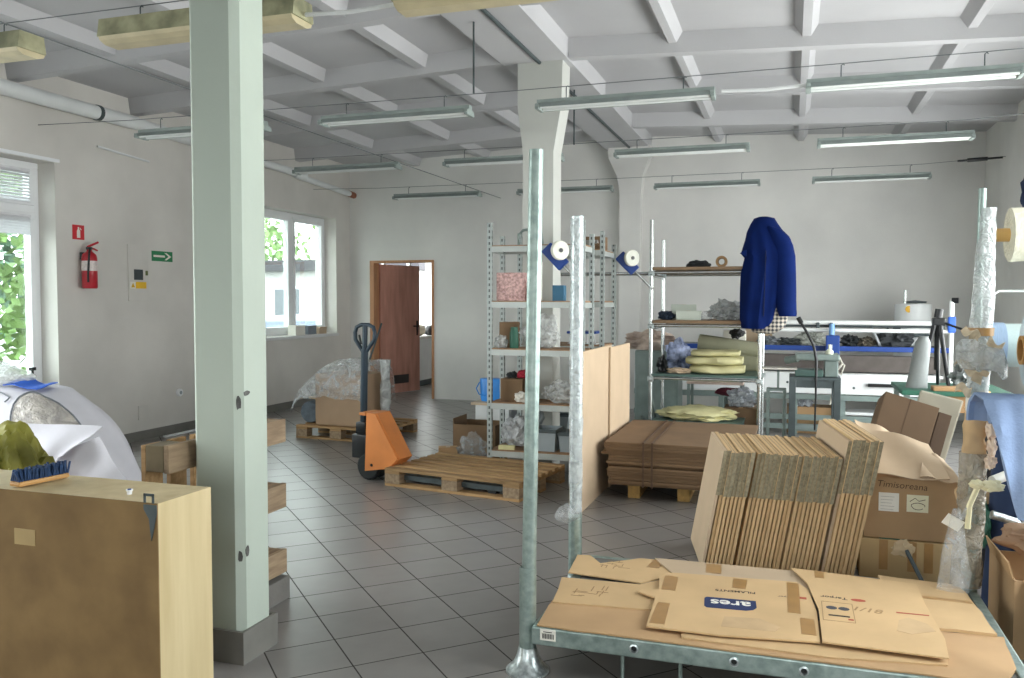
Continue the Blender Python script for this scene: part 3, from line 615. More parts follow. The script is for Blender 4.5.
# ================================================================ soft heaps at the left
def ringloft(secs, n=28, seed=0, amp=.06, freq=3., cap=True, p=1.):
    """secs: (center, axis_u, axis_v, ru, rv) -> soft closed loft with fold noise"""
    R = []
    for (c, u, v, ru, rv) in secs:
        c = Vector(c); u = Vector(u); v = Vector(v); r = []
        for k in range(n):
            a = 2*pi*k/n; ca, sa = cos(a), sin(a)
            ca = math.copysign(abs(ca)**p, ca); sa = math.copysign(abs(sa)**p, sa)
            q = c+u*ru*ca+v*rv*sa
            f = 1+amp*noise.fractal(q*freq+Vector((seed*3.7, seed, 0)), 1, 2, 3)
            r.append(c+(q-c)*f)
        R.append(r)
    return MB().rings(R, cap)
def sack_pt(x, t, off=0., seed=2):
    hs = [(-6.2, .3), (-6.0, .85), (-5.5, .92), (-4.98, .92), (-4.76, .885), (-4.58, .79), (-4.44, .66), (-4.32, .51), (-4.2, .35), (-4.08, .18), (-3.98, .03)]
    h = hs[0][1]
    for (a, b), (c, d) in zip(hs, hs[1:]):
        if a <= x <= c: h = lerp(b, d, (x-a)/(c-a))
    ry = .42*min(1, .3+h)
    n_ = noise.fractal(Vector((x*2.2, t*1.6, seed)), 1, 2, 4)
    k = 1+.05*n_
    return Vector((x, 4.47-(ry*k+off)*math.copysign(abs(cos(t))**.75, cos(t)), max(0, (h*k+off)*abs(sin(t))**.8)))
wb = thing('white_sack', 'big white fabric sack with a clear oval window slumped below the tall window', 'sack', (-5.1, 4.47, 0))
mb = MB(); mb.rings([[sack_pt(lerp(-6.2, -3.98, i/46), pi*k/26) for k in range(27)] for i in range(47)], True)
mb.build('sack_body', white_f, wb)
def patch(fn, nu, nv, th, name, m, par): return MB().sheet(fn, nu, nv, th).build(name, m, par)
def oval(u, v):
    a = u*2*pi; r = v
    cx, ct, rx, rt_ = -4.60, 1.13, .2, .27
    ca = math.copysign(abs(cos(a))**.6, cos(a)); sa = math.copysign(abs(sin(a))**.6, sin(a))
    return sack_pt(cx+rx*r*ca, ct+rt_*r*sa+.6*rx*r*ca, .012)
patch(oval, 40, 6, .003, 'clear_window', film('sack_window', '#cfcac2', .85, .3), wb)
mb = MB(); mb.tube([oval(k/48, 1.02)+Vector((0, -.006, .004)) for k in range(48)], .006, 6, closed=True); mb.build('window_piping', mat('piping_grey', '#6c7278', .6), wb)
mb = MB(); mb.tube([sack_pt(-5.0+.09*cos(a)+.03*sin(3*a), 1.05+.12*sin(a), .014) for a in [k/30*4.6 for k in range(31)]], .005, 6); mb.build('drawstring', mat('piping_grey', '#6c7278', .6), wb)
def quad_sheet(a, b, c, d, amp, fr):
    a, b, c, d = map(Vector, (a, b, c, d)); n_ = (b-a).cross(d-a).normalized()
    return lambda u, v: a.lerp(b, u).lerp(d.lerp(c, u), v)+n_*amp*sin(u*fr+v*fr*.7)*(.3+v)
patch(quad_sheet((-4.62, 4.13, .70), (-4.09, 4.20, .70), (-4.22, 4.02, .53), (-4.36, 4.0, .44), .014, 7), 22, 12, .006, 'front_flap', white_f, wb)
patch(quad_sheet((-4.36, 4.09, .52), (-4.08, 4.16, .64), (-3.85, 4.14, .38), (-4.38, 4.03, .30), .016, 8), 18, 10, .006, 'lower_flap', white_f, wb)
patch(quad_sheet((-4.38, 4.04, .34), (-3.85, 4.12, .40), (-3.78, 4.12, .0), (-4.42, 4.02, .0), .02, 10), 18, 10, .006, 'hem', white_f, wb)
tag(MB().box(-4.31, -4.19, 3.84, 3.94, .0, .47, .01).build('clay_brick', mat('terracotta', '#a9694c', .8, var=.15)), 'reddish brown block standing half hidden in front of the white sack', 'block')
tag(ringloft([((-5.75, 4.5, .96), (0, 1, 0), (0, 0, 1), .05, .03), ((-5.65, 4.48, 1.01), (0, 1, 0), (0, 0, 1), .2, .09), ((-5.3, 4.46, .995), (0, 1, 0), (0, 0, 1), .2, .08), ((-5.05, 4.46, .95), (0, 1, 0), (0, 0, 1), .13, .05), ((-4.95, 4.46, .935), (0, 1, 0), (0, 0, 1), .03, .012)], 24, 4, .35, 6).build('plastic_bag', film_d), 'crumpled translucent bag lying on top of the white sack', 'bag')
def bs(u, v):
    x = lerp(-5.06, -4.76, u); return sack_pt(x, lerp(1.35, 1.6, v), .016+.012*sin(u*8)*v)+Vector((0, 0, .012))
tag(MB().sheet(bs, 14, 6, .006).build('blue_cloth', mat('cloth_blue', '#2458b8', .7, var=.1)), 'bright blue cloth strip lying across the top of the white sack', 'cloth')
yb = MB(); b_ = bmesh.new(); bmesh.ops.create_icosphere(b_, subdivisions=5, radius=1)
for v in b_.verts:
    d = v.co.normalized(); a = math.atan2(d.y, d.x)
    n_ = noise.fractal(d*1.6+Vector((4, 1, 2)), 1, 2, 4); fold = abs(sin(a*5+3*n_+d.z*2))
    k = 1+.14*n_-.2*(1-fold)*(1-abs(d.z)**4)
    v.co = Vector((-3.50+d.x*.26*k, 3.0+d.y*.25*k, max(.0, .44+d.z*.47*k)))
yb.bm(b_, None, True); tag(yb.build('crumpled_bag', ygm), 'crumpled yellow-green bag heaped behind the brush and cabinet', 'bag')

# upright pallet behind the pillar
pu = thing('upright_pallet', 'wooden pallet standing on its edge behind the front pillar', 'pallet', (-2.43, 3.2, .115))
y0, y1 = 2.77, 3.6
for z0, z1 in ((.79, .905), (.465, .585), (.14, .255)):
    MB().box(-2.392, -2.368, y0, y1, z0, z1, .003).build('runner_board', woodo, pu)
    for yc in (y0+.06, (y0+y1)/2, y1-.06): MB().box(-2.482, -2.3925, yc-.06, yc+.06, z0+.003, z1-.003, .004).build('spacer_block', mat('wood_weathered', '#6b604a', .85, var=.15, scale=12) if yc < 2.9 else woodo, pu)
for k in range(6):
    y = lerp(y0+.05, y1-.05, k/5); MB().box(-2.505, -2.4825, y-.05, y+.05, .117, .9, .003).build('deck_board', woodp, pu)
tag(MB().box(-2.51, -2.365, 2.8, 3.62, 0, .115, .006).build('grey_beam', mat('concrete_grey', '#6d6b67', .9, var=.15, bump=.2)), 'dark grey beam on the floor under the upright pallet', 'beam')

# ================================================================ pallets
def pallet(label, loc, rz, L=1.2, W=.8, n=5, rest=None):
    t = thing('wooden_pallet', label, 'pallet', loc, rz); P = parent_matrix(t)
    bw_ = .076 if n > 5 else .12
    for k in range(n):
        y = lerp(bw_/2, W-bw_/2, k/(n-1)); MB().box(0, L, y-bw_/2, y+bw_/2, .122, .144, .003, P).build('deck_board', woodp, t)
    for k in range(3):
        x = lerp(.07, L-.07, k/2); MB().box(x-.07, x+.07, .0, W, .1, .1215, .003, P).build('stringer_board', woodp, t)
    for k in range(3):
        y = lerp(.05, W-.05, k/2)
        MB().box(0, L, y-.05, y+.05, 0, .0215, .003, P).build('bottom_board', woodp, t)
        for j in range(3):
            x = lerp(.07, L-.07, j/2); MB().box(x-.07, x+.07, y-.05, y+.05, .022, .0995, .004, P).build('spacer_block', woodo, t)
    return t
pallet('empty slatted pallet on the forks of the orange pallet truck', (-3.09, 6.09, 0), radians(-9.5), 1.22, .82, 7)
# pallet truck: local x = fork direction
jk = thing('pallet_truck', 'orange hand pallet truck with a dark upright handle under the slatted pallet', 'pallet truck', (-3.06, 6.29, 0), radians(-9.5)); P = parent_matrix(jk)
for s in (-1, 1):
    yc = s*.09
    MB().prism([(-.02, yc-.04), (1.02, yc-.04), (1.1, yc-.03), (1.1, yc+.03), (1.02, yc+.04), (-.02, yc+.04)], .045, .085, P).build('fork', dsteel, jk)
    MB().lathe([(.0, -.035), (.037, -.035), (.037, .035), (0, .035)], 16, M=P @ Matrix.Translation((.95, yc, .038)) @ Matrix.Rotation(pi/2, 4, 'X')).build('fork_roller', black, jk)
Mxz = Matrix(((1, 0, 0, 0), (0, 0, 1, 0), (0, 1, 0, 0), (0, 0, 0, 1)))
# A-frame battery of plates
mb = MB(); mb.prism([(-.27, .075), (-.03, .115), (.06, .2), (-.165, .56), (-.25, .56)], -.105, -.09, P @ Mxz).prism([(-.27, .075), (-.03, .115), (.06, .2), (-.165, .56), (-.25, .56)], .09, .105, P @ Mxz)
mb.add([P @ Vector(v) for v in ((-.035, -.09, .115), (-.035, .09, .115), (.055, -.09, .2), (.055, .09, .2), (-.17, -.09, .56), (-.17, .09, .56), (-.02, -.09, .115), (-.02, .09, .115), (.07, -.09, .2), (.07, .09, .2), (-.155, -.09, .56), (-.155, .09, .56))], [[0, 1, 3, 2], [2, 3, 5, 4], [6, 8, 9, 7], [8, 10, 11, 9], [0, 2, 8, 6], [2, 4, 10, 8], [1, 7, 9, 3], [3, 9, 11, 5], [4, 5, 11, 10], [0, 6, 7, 1]])
mb.box(-.25, -.165, -.09, .09, .54, .56, 0, P); fr_ = mb.build('frame_cover', orange, jk)
MB().lathe([(0, 0), (.012, 0), (.012, .006), (0, .006)], 12, M=P @ Matrix.Translation((-.2, -.105, .13)) @ Matrix.Rotation(pi/2, 4, 'X')).build('bolt', black, fr_)
MB().box(-.33, -.265, -.1, .1, .535, .56, .004, P).build('top_plate', orange, jk)
for s in (-1, 1):
    wh = MB().lathe([(.045, -.03), (.098, -.032), (.11, -.022), (.11, .022), (.098, .032), (.045, .03)], 28, M=P @ Matrix.Translation((-.25, s*.065, .11)) @ Matrix.Rotation(pi/2, 4, 'X')).build('steering_wheel', black, jk)
    MB().lathe([(.0, -.028), (.05, -.028), (.05, .028), (0, .028)], 18, M=P @ Matrix.Translation((-.25, s*.065, .11)) @ Matrix.Rotation(pi/2, 4, 'X')).build('hub', grey_pl, wh)
MB().tube([P @ Vector((-.25, -.065, .11)), P @ Vector((-.25, .065, .11))], .02, 10).build('axle', blackm, jk)
mb = MB(); mb.box(-.42, -.24, -.09, .09, .17, .37, .015, P).tube([P @ Vector((-.27, 0, .12)), P @ Vector((-.27, 0, .5))], .05, 16).box(-.4, -.3, -.06, .06, .37, .47, .012, P); mb.build('hydraulic_pump', blackm, jk)
mb = MB(); mb.tube([P @ Vector((-.36, 0, .36)), P @ Vector((-.355, 0, .7)), P @ Vector((-.345, 0, 1.08))], .03, 12); mb.build('handle_shaft', navy, jk)
hp = [(-.345, 0, 1.03), (-.345, .04, 1.09), (-.343, .095, 1.16), (-.34, .1, 1.22), (-.338, .085, 1.265), (-.336, .04, 1.285), (-.336, -.04, 1.285), (-.338, -.085, 1.265), (-.34, -.1, 1.22), (-.343, -.095, 1.16), (-.345, -.04, 1.09)]
Mh = Matrix.Translation((-.345, 0, 0)) @ Matrix.Rotation(radians(92), 4, 'Z') @ Matrix.Translation((.345, 0, 0))
hp = [P @ (Mh @ Vector(p)) for p in hp]
mb = MB(); mb.tube(hp, .017, 10, closed=True); hd = mb.build('handle_loop', navy, jk)
MB().tube([P @ (Mh @ Vector((-.345, 0, 1.06))), P @ (Mh @ Vector((-.337, 0, 1.28)))], .022, 10).build('handle_spine', navy, jk)
MB().tube([P @ (Mh @ Vector((-.345, .035, 1.12))), P @ (Mh @ Vector((-.345, .055, 1.2)))], .009, 8).build('release_lever', black, jk)
# items under/behind
wp = thing('wooden_pallet', 'wooden pallet in the corner under the film-wrapped goods', 'pallet', (-5.02, 7.9, 0), radians(-2)); bpy.data.objects.remove(wp)
pallet('wooden pallet near the far left corner under the film-covered load', (-5.08, 7.92, 0), radians(-4), 1.0, .9, 6)
tag(MB().cbox((-4.57, 8.22, .147+.275), (.58, .52, .55), .008, radians(-4)).build('carton_box', mat('cardboard_taupe', '#a68c72', .85, var=.06)), 'tall brown carton under clear film on the pallet near the far window', 'carton')
c = tag(MB().cbox((-4.98, 8.35, .147+.2), (.17, .4, .025), .004, 0).build('carton_piece', card_l), 'small light carton piece sticking out of the film at the left of the load', 'cardboard'); c.location.z = .40
tag(MB().lathe([(.02, 0), (.11, 0), (.12, .02), (.12, .38), (.11, .4), (.02, .4)], 20, M=Matrix.Translation((-4.99, 8.05, .147+.12)) @ Matrix.Rotation(-pi/2, 4, 'X')).build('cloth_roll', mat('cloth_slate', '#69747d', .85, var=.25, scale=14, bump=.4)), 'grey-blue rolled bundle at the left end of the film-covered load', 'roll')
def cover(u, v):
    x = lerp(-5.12, -4.24, u); t = v
    top = lerp(.40, .79, min(1, max(0, (x+5.12)/.4))**.7)
    prof = [(7.885, min(.45, top-.12)), (7.89, min(.62, top-.05)), (7.93, top), (8.2, top+.06), (8.5, top+.03), (8.62, .6), (8.64, .35)]
    k = t*(len(prof)-1); i = min(int(k), len(prof)-2); fr = k-i
    y = lerp(prof[i][0], prof[i+1][0], fr); z = lerp(prof[i][1], prof[i+1][1], fr)
    n_ = noise.fractal(Vector((x*5, t*6, 3)), 1, 2, 4)
    e = .12*max(0, abs(u-.5)*2-.9)*10
    return Vector((x, y+.03*n_, z+.035*n_-e*.2))
cv = tag(MB().sheet(cover, 30, 30, .004).build('film_cover', film_m), 'crumpled clear film thrown over the load near the far window', 'plastic film')
tag(ringloft([((-4.17, 8.25, z), (1, 0, 0), (0, 1, 0), .055, .06) for z in [.147+.07*k for k in range(11)]], 18, 5, .3, 9).build('film_roll', bubble), 'upright roll of clear film standing beside the brown carton behind the handle', 'film roll')
tag(MB().tube([(-5.0, 8.9, .0), (-4.62, 9.05, 1.22)], .012, 8).build('thin_stick', dsteel), 'thin dark stick leaning behind the film-covered load', 'stick')
# ================================================================ stillage (post pallet)
st = thing('post_pallet', 'galvanised steel post pallet with tall round posts carrying flattened cardboard', 'post pallet', (-.1, 3.65, 0))
XL, XR, YF, YB, ZB, ZT = -.955, .80, 3.14, 4.15, .135, .205
def chan(mb, a, b, w=.045, horiz='x'):
    pass
fm = MB(); fm.box(XL, XR, YF, YF+.035, ZB, ZT, .006); b1 = fm.build('front_beam', galv, st)
for x in (-.547, -.179, .063, .45):
    t_ = MB().lathe([(.010, 0), (.016, 0), (.018, .006), (.012, .008), (.010, 0)], 16, M=Matrix.Translation((x, YF, .172)) @ Matrix.Rotation(pi/2, 4, 'X'), cap=False).build('eyelet', galv_l, b1)
    MB().lathe([(0, 0), (.011, 0), (.011, .002), (0, .002)], 14, M=Matrix.Translation((x, YF, .172)) @ Matrix.Rotation(pi/2, 4, 'X')).build('hole', blackm, b1)
tg = MB().box(-.918, -.855, YF-.0025, YF, .158, .203).build('barcode_label', paper, b1)
mb = MB()
for k in range(13): mb.box(-.908+k*.0036, -.908+k*.0036+(.0012 if k % 3 else .0024), YF-.0036, YF-.0026, .166, .186)
mb.build('barcode', blackm, tg)
MB().box(-.905, -.87, YF-.0034, YF-.0026, .191, .194).build('printed_line', blackm, tg)
MB().box(XL, XR, YB-.035, YB, ZB, ZT, .006).build('rear_beam', galv, st)
MB().box(XL, XL+.04, YF+.036, YB-.036, ZB, ZT, .006).build('side_beam', galv, st)
MB().box(XR-.04, XR, YF+.036, YB-.036, ZB, ZT+.006, .006).build('side_beam', galv, st)
for x in (-.4, .22): MB().box(x-.03, x+.03, YF+.036, YB-.036, ZB+.01, ZT-.012, .004).build('cross_beam', galv, st)
MB().box(XL+.041, XR-.041, YF+.036, YB-.036, ZT-.011, ZT-.003).build('deck_panel', mat('deck_ply', '#6b6a64', .7), st)
for x0, x1 in ((-.60, -.378), (.14, .36)):
    mb = MB(); mb.tube([(x0, YF+.05, ZB), (x0, YF+.05, .02), (x0+.012, YF+.05, .01), (x1-.012, YF+.05, .01), (x1, YF+.05, .02), (x1, YF+.05, ZB)], .0075, 8); mb.build('fork_guide', galv, st)
def post(x, y, top, lean=0., r=.0285, m=galv):
    p = MB(); p.tube([(x, y, .085), (x+lean*.15, y, .4), (x+lean, y, top)], r, 20); q = p.build('post', m, st)
    MB().lathe([(.034, .07), (.0345, .42), (.029, .423)], 20, (x, y, 0), cap=False).build('post_sleeve', galv, q)
    MB().lathe([(.088, .0), (.088, .008), (.078, .016), (.055, .04), (.043, .07), (.036, .1), (.034, .1)], 28, (x, y, 0)).build('foot_cup', galv_l, q)
    MB().lathe([(r, 0), (r-.004, .002), (0, .002)], 20, (x+lean, y, top-.001)).build('post_cap', galv_l, q)
    return q
post(-.988, 3.20, 2.08, .03)
bp_ = post(-1.022, 4.12, 1.91, .004, .03, galv_l)
post(.83, 3.18, 1.91); post(.775, 4.19, 1.985, .012, .016)
ft = ringloft([((-1.021, 4.12, z), (1, 0, 0), (0, 1, 0), .0345+.002*sin(z*23), .0345) for z in [.42+.037*k for k in range(41)]], 20, 8, .06, 26)
tag(ft.build('plastic_film', film('post_film', '#dfe7e9', .4, .12)), 'clear film wound around the back left post of the steel pallet', 'plastic film')
tag(ringloft([((-1.055+.0*k, 4.07, .375+.02*k), (1, 0, 0), (0, 1, 0), [.01, .05, .075, .06, .03, .008][k], [.008, .03, .04, .03, .02, .006][k]) for k in range(6)], 16, 3, .5, 22).build('film_knot', film_m), 'loose knot of clear film sticking out low on the back left post', 'plastic film')

# flattened cardboard on the deck
sh = []
def flat(label, poly, z0, th, m, name='flattened_carton', tapes=(), grp='flattened cardboard on the steel pallet', jag=0.):
    P = []
    n = len(poly)
    for i in range(n):
        a, b = Vector(poly[i]), Vector(poly[(i+1) % n]); k = max(1, int((b-a).length/.07))
        for j in range(k):
            q = a.lerp(b, j/k)
            if jag and j: q += Vector((rnd.gauss(0, jag), rnd.gauss(0, jag)))
            P.append((q.x, q.y))
    o = MB().prism(P, z0, z0+th).build(name, m)
    tag(o, label, 'cardboard', grp)
    for nm, pp, mm in tapes:
        MB().prism(pp, z0+th-.0001, z0+th+.0008).build(nm, mm, o)
    return o
flat('plain brown cardboard sheet at the bottom along the front edge of the steel pallet', [(-.935, 3.152), (-.95, 3.44), (-.54, 3.50), (.052, 3.55), (.79, 3.60), (.765, 3.30), (.70, 3.155), (.187, 3.147), (-.538, 3.148)], .206, .006, card, jag=.003)
flat('printed flattened carton near the back left post', [(-.975, 3.80), (-1.0, 4.08), (-.936, 4.09), (-.861, 3.98), (-.693, 4.12), (-.453, 4.14), (-.506, 3.901), (-.628, 3.76)], .2125, .006, card_l, jag=.002, tapes=[('tape_strip', [(-.64, 3.99), (-.58, 3.99), (-.56, 4.12), (-.62, 4.12)], tape)])
flat('printed carton flap just in front of the one near the back left post', [(-.94, 3.40), (-.985, 3.72), (-.628, 3.735), (-.53, 3.85), (-.40, 3.70), (-.40, 3.46)], .2125, .006, card_l, jag=.003)
flat('cardboard strip with brown tape along the back edge of the steel pallet', [(-.62, 4.13), (.058, 4.14), (.2, 3.95), (.1, 3.80), (-.45, 3.82)], .2195, .005, card_p, tapes=[('tape_strip', [(-.36, 3.98), (-.29, 3.98), (-.30, 4.12), (-.37, 4.12)], tape)])
flat('narrow cardboard sheet peeking out from under the logo carton at the front', [(-.39, 3.28), (-.375, 3.19), (.151, 3.178), (.54, 3.24), (.553, 3.318)], .2125, .006, card_l)
flat('curved cardboard sheet with a torn edge at the right end of the steel pallet', [(.40, 4.20), (.725, 4.16), (.743, 4.05), (.765, 3.591), (.48, 3.575), (.45, 3.895)], .2125, .012, card_l, jag=.004, tapes=[('tape_strip', [(.53, 3.93), (.74, 3.92), (.74, 3.95), (.53, 3.96)], tape)])
ares = flat('carton panel with the upside-down navy logo on the steel pallet', [(-.515, 3.225), (-.53, 3.55), (-.61, 3.60), (-.60, 3.64), (-.53, 3.66), (-.555, 3.83), (-.52, 3.90), (-.475, 3.909), (.04, 3.95), (.09, 3.859), (.118, 3.592), (.12, 3.275), (-.236, 3.225)], .2255, .007, card_l, tapes=[
    ('tape_strip', [(-.52, 3.66), (-.46, 3.66), (-.47, 3.85), (-.53, 3.85)], tape), ('tape_strip', [(-.51, 3.26), (-.45, 3.26), (-.46, 3.5), (-.51, 3.5)], tape), ('tape_strip', [(-.23, 3.78), (-.17, 3.78), (-.17, 3.91), (-.23, 3.91)], tape),
    ('tape_strip', [(.005, 3.55), (.055, 3.55), (.05, 3.93), (.0, 3.93)], tape), ('tape_strip', [(.055, 3.33), (.11, 3.33), (.105, 3.50), (.052, 3.50)], tape), ('bare_patch', [(-.24, 3.31), (-.04, 3.32), (-.02, 3.375), (-.1, 3.44), (-.235, 3.42)], paper_b)])
b18 = flat('carton panel with handwriting and red print at the right of the logo carton', [(.02, 4.13), (.094, 4.125), (.545, 4.07), (.545, 3.812), (.561, 3.436), (.545, 3.25), (.128, 3.262), (.125, 3.606), (.085, 3.935)], .2335, .006, card_l, tapes=[
    ('tape_strip', [(.12, 4.02), (.16, 4.02), (.16, 4.11), (.12, 4.115)], tape), ('bare_patch', [(.40, 3.46), (.45, 3.44), (.54, 3.50), (.52, 3.57), (.46, 3.62), (.42, 3.58)], paper_b), ('red_smear', [(.42, 3.66), (.54, 3.665), (.54, 3.675), (.42, 3.672)], mat('print_red', '#a9503c', .8))])
ink_n = mat('print_navy', '#26345c', .8, var=.1); ink_b = mat('print_black', '#3b332b', .8); ink_r = mat('print_red', '#a9503c', .8); ink_br = mat('print_brown', '#9a7c56', .8)
zA = .2326
def up(x, y, z, rz=180): return Matrix.Translation((x, y, z)) @ Matrix.Rotation(radians(rz), 4, 'Z')
def logo(par):
    poly = []
    for (cx, cy, a0, a1, r) in ((.085, .055, 0, 90, .035), (-.085, .055, 90, 180, .035)): poly += []
    poly = [(-.105, -.06), (.095, -.066), (.105, -.05), (.105, .045), (.095, .062), (-.06, .064), (-.09, .05), (-.105, .02)]
    lg = MB().prism(poly, 0, .0006, up(-.222, 3.57, zA, 180+5)).build('logo_badge', ink_n, par)
    text_mb('ares', .098, up(-.222, 3.578, zA+.0007, 185), .0003, .002).build('lettering', paper, lg)
    text_mb('FILAMENTS', .034, up(-.212, 3.735, zA, 184), .0003, .0006).build('printed_text', ink_b, par)
    text_mb('Terpor', .024, up(.0, 3.735, zA, 184), .0003).build('printed_text', ink_b, par)
    MB().prism([(-.02, -.012), (.02, -.012), (.02, .012), (-.02, .012)], 0, .0006, up(.06, 3.74, zA)).build('red_mark', ink_r, par)
logo(ares)
zB = .2396
text_mb('Terpor', .036, up(.19, 3.77, zB, 178), .0003, .0008).build('printed_text', ink_b, b18)
MB().prism([(.03*cos(a), .016*sin(a)) for a in [k*pi/5 for k in range(10)]], 0, .0006, up(.285, 3.765, zB)).build('red_mark', ink_r, b18)
fr = MB(); fr.box(.137, .14, 3.49, 3.71, zB, zB+.0005).box(.255, .258, 3.49, 3.71, zB, zB+.0005).box(.14, .255, 3.49, 3.493, zB, zB+.0005).box(.14, .255, 3.707, 3.71, zB, zB+.0005); fr.build('print_frame', ink_br, b18)
for cx in (.175, .222): MB().prism([(.022*cos(a), .02*sin(a)) for a in [k*pi/6 for k in range(12)]], 0, .0006, up(cx, 3.64, zB)).build('printed_symbol', mat('print_slate', '#4a4c52', .8), b18)
MB().box(.16, .24, 3.545, 3.56, zB, zB+.0005).build('printed_line', ink_b, b18); MB().box(.232, .252, 3.515, 3.53, zB, zB+.0005).build('red_mark', ink_r, b18)
text_mb('1/18', .066, up(.307, 3.655, zB, -6), .0003, .0006, shear=.2).build('handwriting', ink_br, b18)
for (cx, cy, s, par_z) in ((-.82, 3.56, .07, .2186), (-.80, 3.97, .06, .2186)):
    o = [x for x in COL.objects if x.get('label', '').startswith('printed carton flap' if cy < 3.8 else 'printed flattened carton')][0]
    mb = MB()
    for k in range(14):
        x = cx+rnd.uniform(-s, s); y = cy+rnd.uniform(-s, s)*.9; L_ = rnd.uniform(.02, .06)
        mb.box(x, x+L_, y, y+.004, par_z, par_z+.0006) if k % 2 else mb.box(x, x+.004, y, y+L_, par_z, par_z+.0006)
    mb.build('printed_drawing', ink_br, o)

# ================================================================ film-wrapped post roll at the back right corner
wr = thing('wrapped_roll', 'tall upright roll wrapped in clear film and paper at the corner of the steel pallet', 'wrapped roll', (.80, 4.19, 0))
def wseg(name, z0, z1, r0, r1, m, amp, seed, n=26, fr_=14, x0=.757, x1=.812):
    s = []
    for k in range(n+1):
        z = lerp(z0, z1, k/n); x = lerp(x0, x1, z/1.95)
        s.append(((x, 4.19, z), (1, 0, 0), (0, 1, 0), lerp(r0, r1, k/n), lerp(r0, r1, k/n)))
    return ringloft(s, 22, seed, amp, fr_).build(name, m, wr)
wseg('film_wrap', 1.35, 1.9, .048, .034, bubble, .16, 1)
wseg('lower_wrap', .22, .82, .062, .056, film('lower_film', '#a89f8e', .85, .25), .18, 2)
wseg('paper_wrap', .80, 1.02, .044, .046, paper_b, .32, 3)
wseg('inner_tube', 1.05, 1.36, .044, .048, bubble, .14, 4)
wseg('bright_wrap', 1.0, 1.08, .043, .043, paper, .05, 9)
wseg('brown_band', 1.34, 1.375, .054, .054, tape, .08, 5, 5)
for i, (dx, dz, ln, a) in enumerate([(-.05, 1.325, .10, 2.2), (-.055, 1.26, .12, 1.7), (-.065, 1.19, .11, 2.4), (-.05, 1.14, .09, 1.2), (.03, 1.31, .07, -.6), (-.075, 1.10, .09, 2.9), (-.03, 1.22, .09, .4)]):
    D = Vector((cos(a), -.25, sin(a)*.7)).normalized(); W = Vector((-D.z, .15, D.x)).normalized()*.022
    def scrap(u, v, b=Vector((.80+dx*.6, 4.135, dz)), D=D, W=W, ln=ln, i=i): return b+D*ln*u*.8+W*(v*2-1)*(1-.3*u)+Vector((0, -.02*sin(u*4+i), .015*sin(u*6+i*2)))
    MB().sheet(scrap, 8, 4, .004).build('torn_paper', mat('paper_scrap', '#bfb096', .8, var=.25, scale=20, bump=.3), wr)
for i, (x, z, rx, rz) in enumerate([(.835, .93, .022, .04), (.84, .86, .018, .04), (.835, .79, .022, .03)]): MB().blob((x, 4.14, z), (rx, .03, rz), 40+i, .5, 3, 3).build('torn_edge', mat('paper_pinkish', '#e2cdb8', .85, bump=.3), wr)
mb = MB(); mb.blob((.775, 4.08, .70), (.03, .014, .02), 4, .3).blob((.835, 4.08, .695), (.045, .014, .025), 6, .3).tube([(.785, 4.09, .70), (.75, 4.09, .6), (.745, 4.09, .5)], .012, 6); mb.build('ribbon', mat('ribbon_cream', '#e6e0ba', .7), wr)
MB().cbox((.69, 4.1, .52), (.075, .004, .055), 0, 0, None, .3, .5).build('hanging_tag', paper, wr)
MB().tube([(.78, 4.1, .66), (.72, 4.09, .54)], .01, 6).build('tag_string', film_d, wr)
o = ringloft([((.70+.0*k, 4.08, z), (1, 0, 0), (0, 1, 0), w_, .03) for k, (z, w_) in enumerate([(.22, .06), (.3, .065), (.4, .05), (.5, .035), (.58, .015)])], 18, 11, .4, 16).build('loose_film', film_m, wr)
tag(ringloft([((.675, 4.06, 1.27), (0, 1, 0), (0, 0, 1), .01, .03), ((.695, 4.05, 1.265), (0, 1, 0), (0, 0, 1), .035, .06), ((.745, 4.04, 1.255), (0, 1, 0), (0, 0, 1), .04, .07), ((.79, 4.03, 1.245), (0, 1, 0), (0, 0, 1), .04, .055), ((.825, 4.03, 1.24), (0, 1, 0), (0, 0, 1), .035, .05), ((.85, 4.03, 1.22), (0, 1, 0), (0, 0, 1), .035, .06), ((.87, 4.04, 1.2), (0, 1, 0), (0, 0, 1), .01, .03)], 22, 13, .3, 11).build('plastic_bag', film('bag_grey', '#b7bcbb', .75, .2)), 'crumpled clear plastic bag pinned to the wrapped roll beside the fabric rolls', 'bag')
# ================================================================ leaning boards, carton stack
bd = tag(MB().prism([(-1.50, 5.86), (-1.392, 5.735), (-1.378, 5.735), (-1.376, 6.74), (-1.39, 6.74), (-1.39, 5.76), (-1.49, 5.87)], .0, 1.135).build('cardboard_board', card_p), 'tall folded cardboard board standing on end beside the steel shelves', 'cardboard')
MB().box(-1.4, -1.3755, 5.7335, 5.7355, .02, .2).build('tape_strip', tape, bd)
tag(MB().prism([(-1.372, 6.62), (-1.36, 6.62), (-1.352, 7.42), (-1.366, 7.42)], 0, 1.12).build('cardboard_board', card_p), 'second tall cardboard board standing right behind the folded one', 'cardboard')
for x, lb in ((-1.11, 'left wooden bearer under the stack of dark flat cartons'), (-.74, 'right wooden bearer under the stack of dark flat cartons')):
    tag(MB().box(x-.045, x+.045, 6.3, 7.3, 0, .112, .005).build('wooden_bearer', mat('bearer_wood', '#bd9a5e', .75, var=.18, stretch=(6, 1, 6), scale=5)), lb, 'bearer')
N = 16; z = .113
for k in range(N):
    j = rnd.uniform(-.012, .012); x0 = -1.29+j-(.05 if k == 11 else 0)-(.02 if k > 11 else 0); th = .0205
    o = MB().box(x0, -.26+rnd.uniform(-.01, .01), 6.2+rnd.uniform(-.02, .02), 7.42, z, z+th-.0015, .003).build('stacked_carton', card_d); z += th
    tag(o, '%s flat carton from the top in the dark low stack beside the leaning boards' % ORD[N-1-k], 'carton', 'flat cartons in the low stack')
zt = z
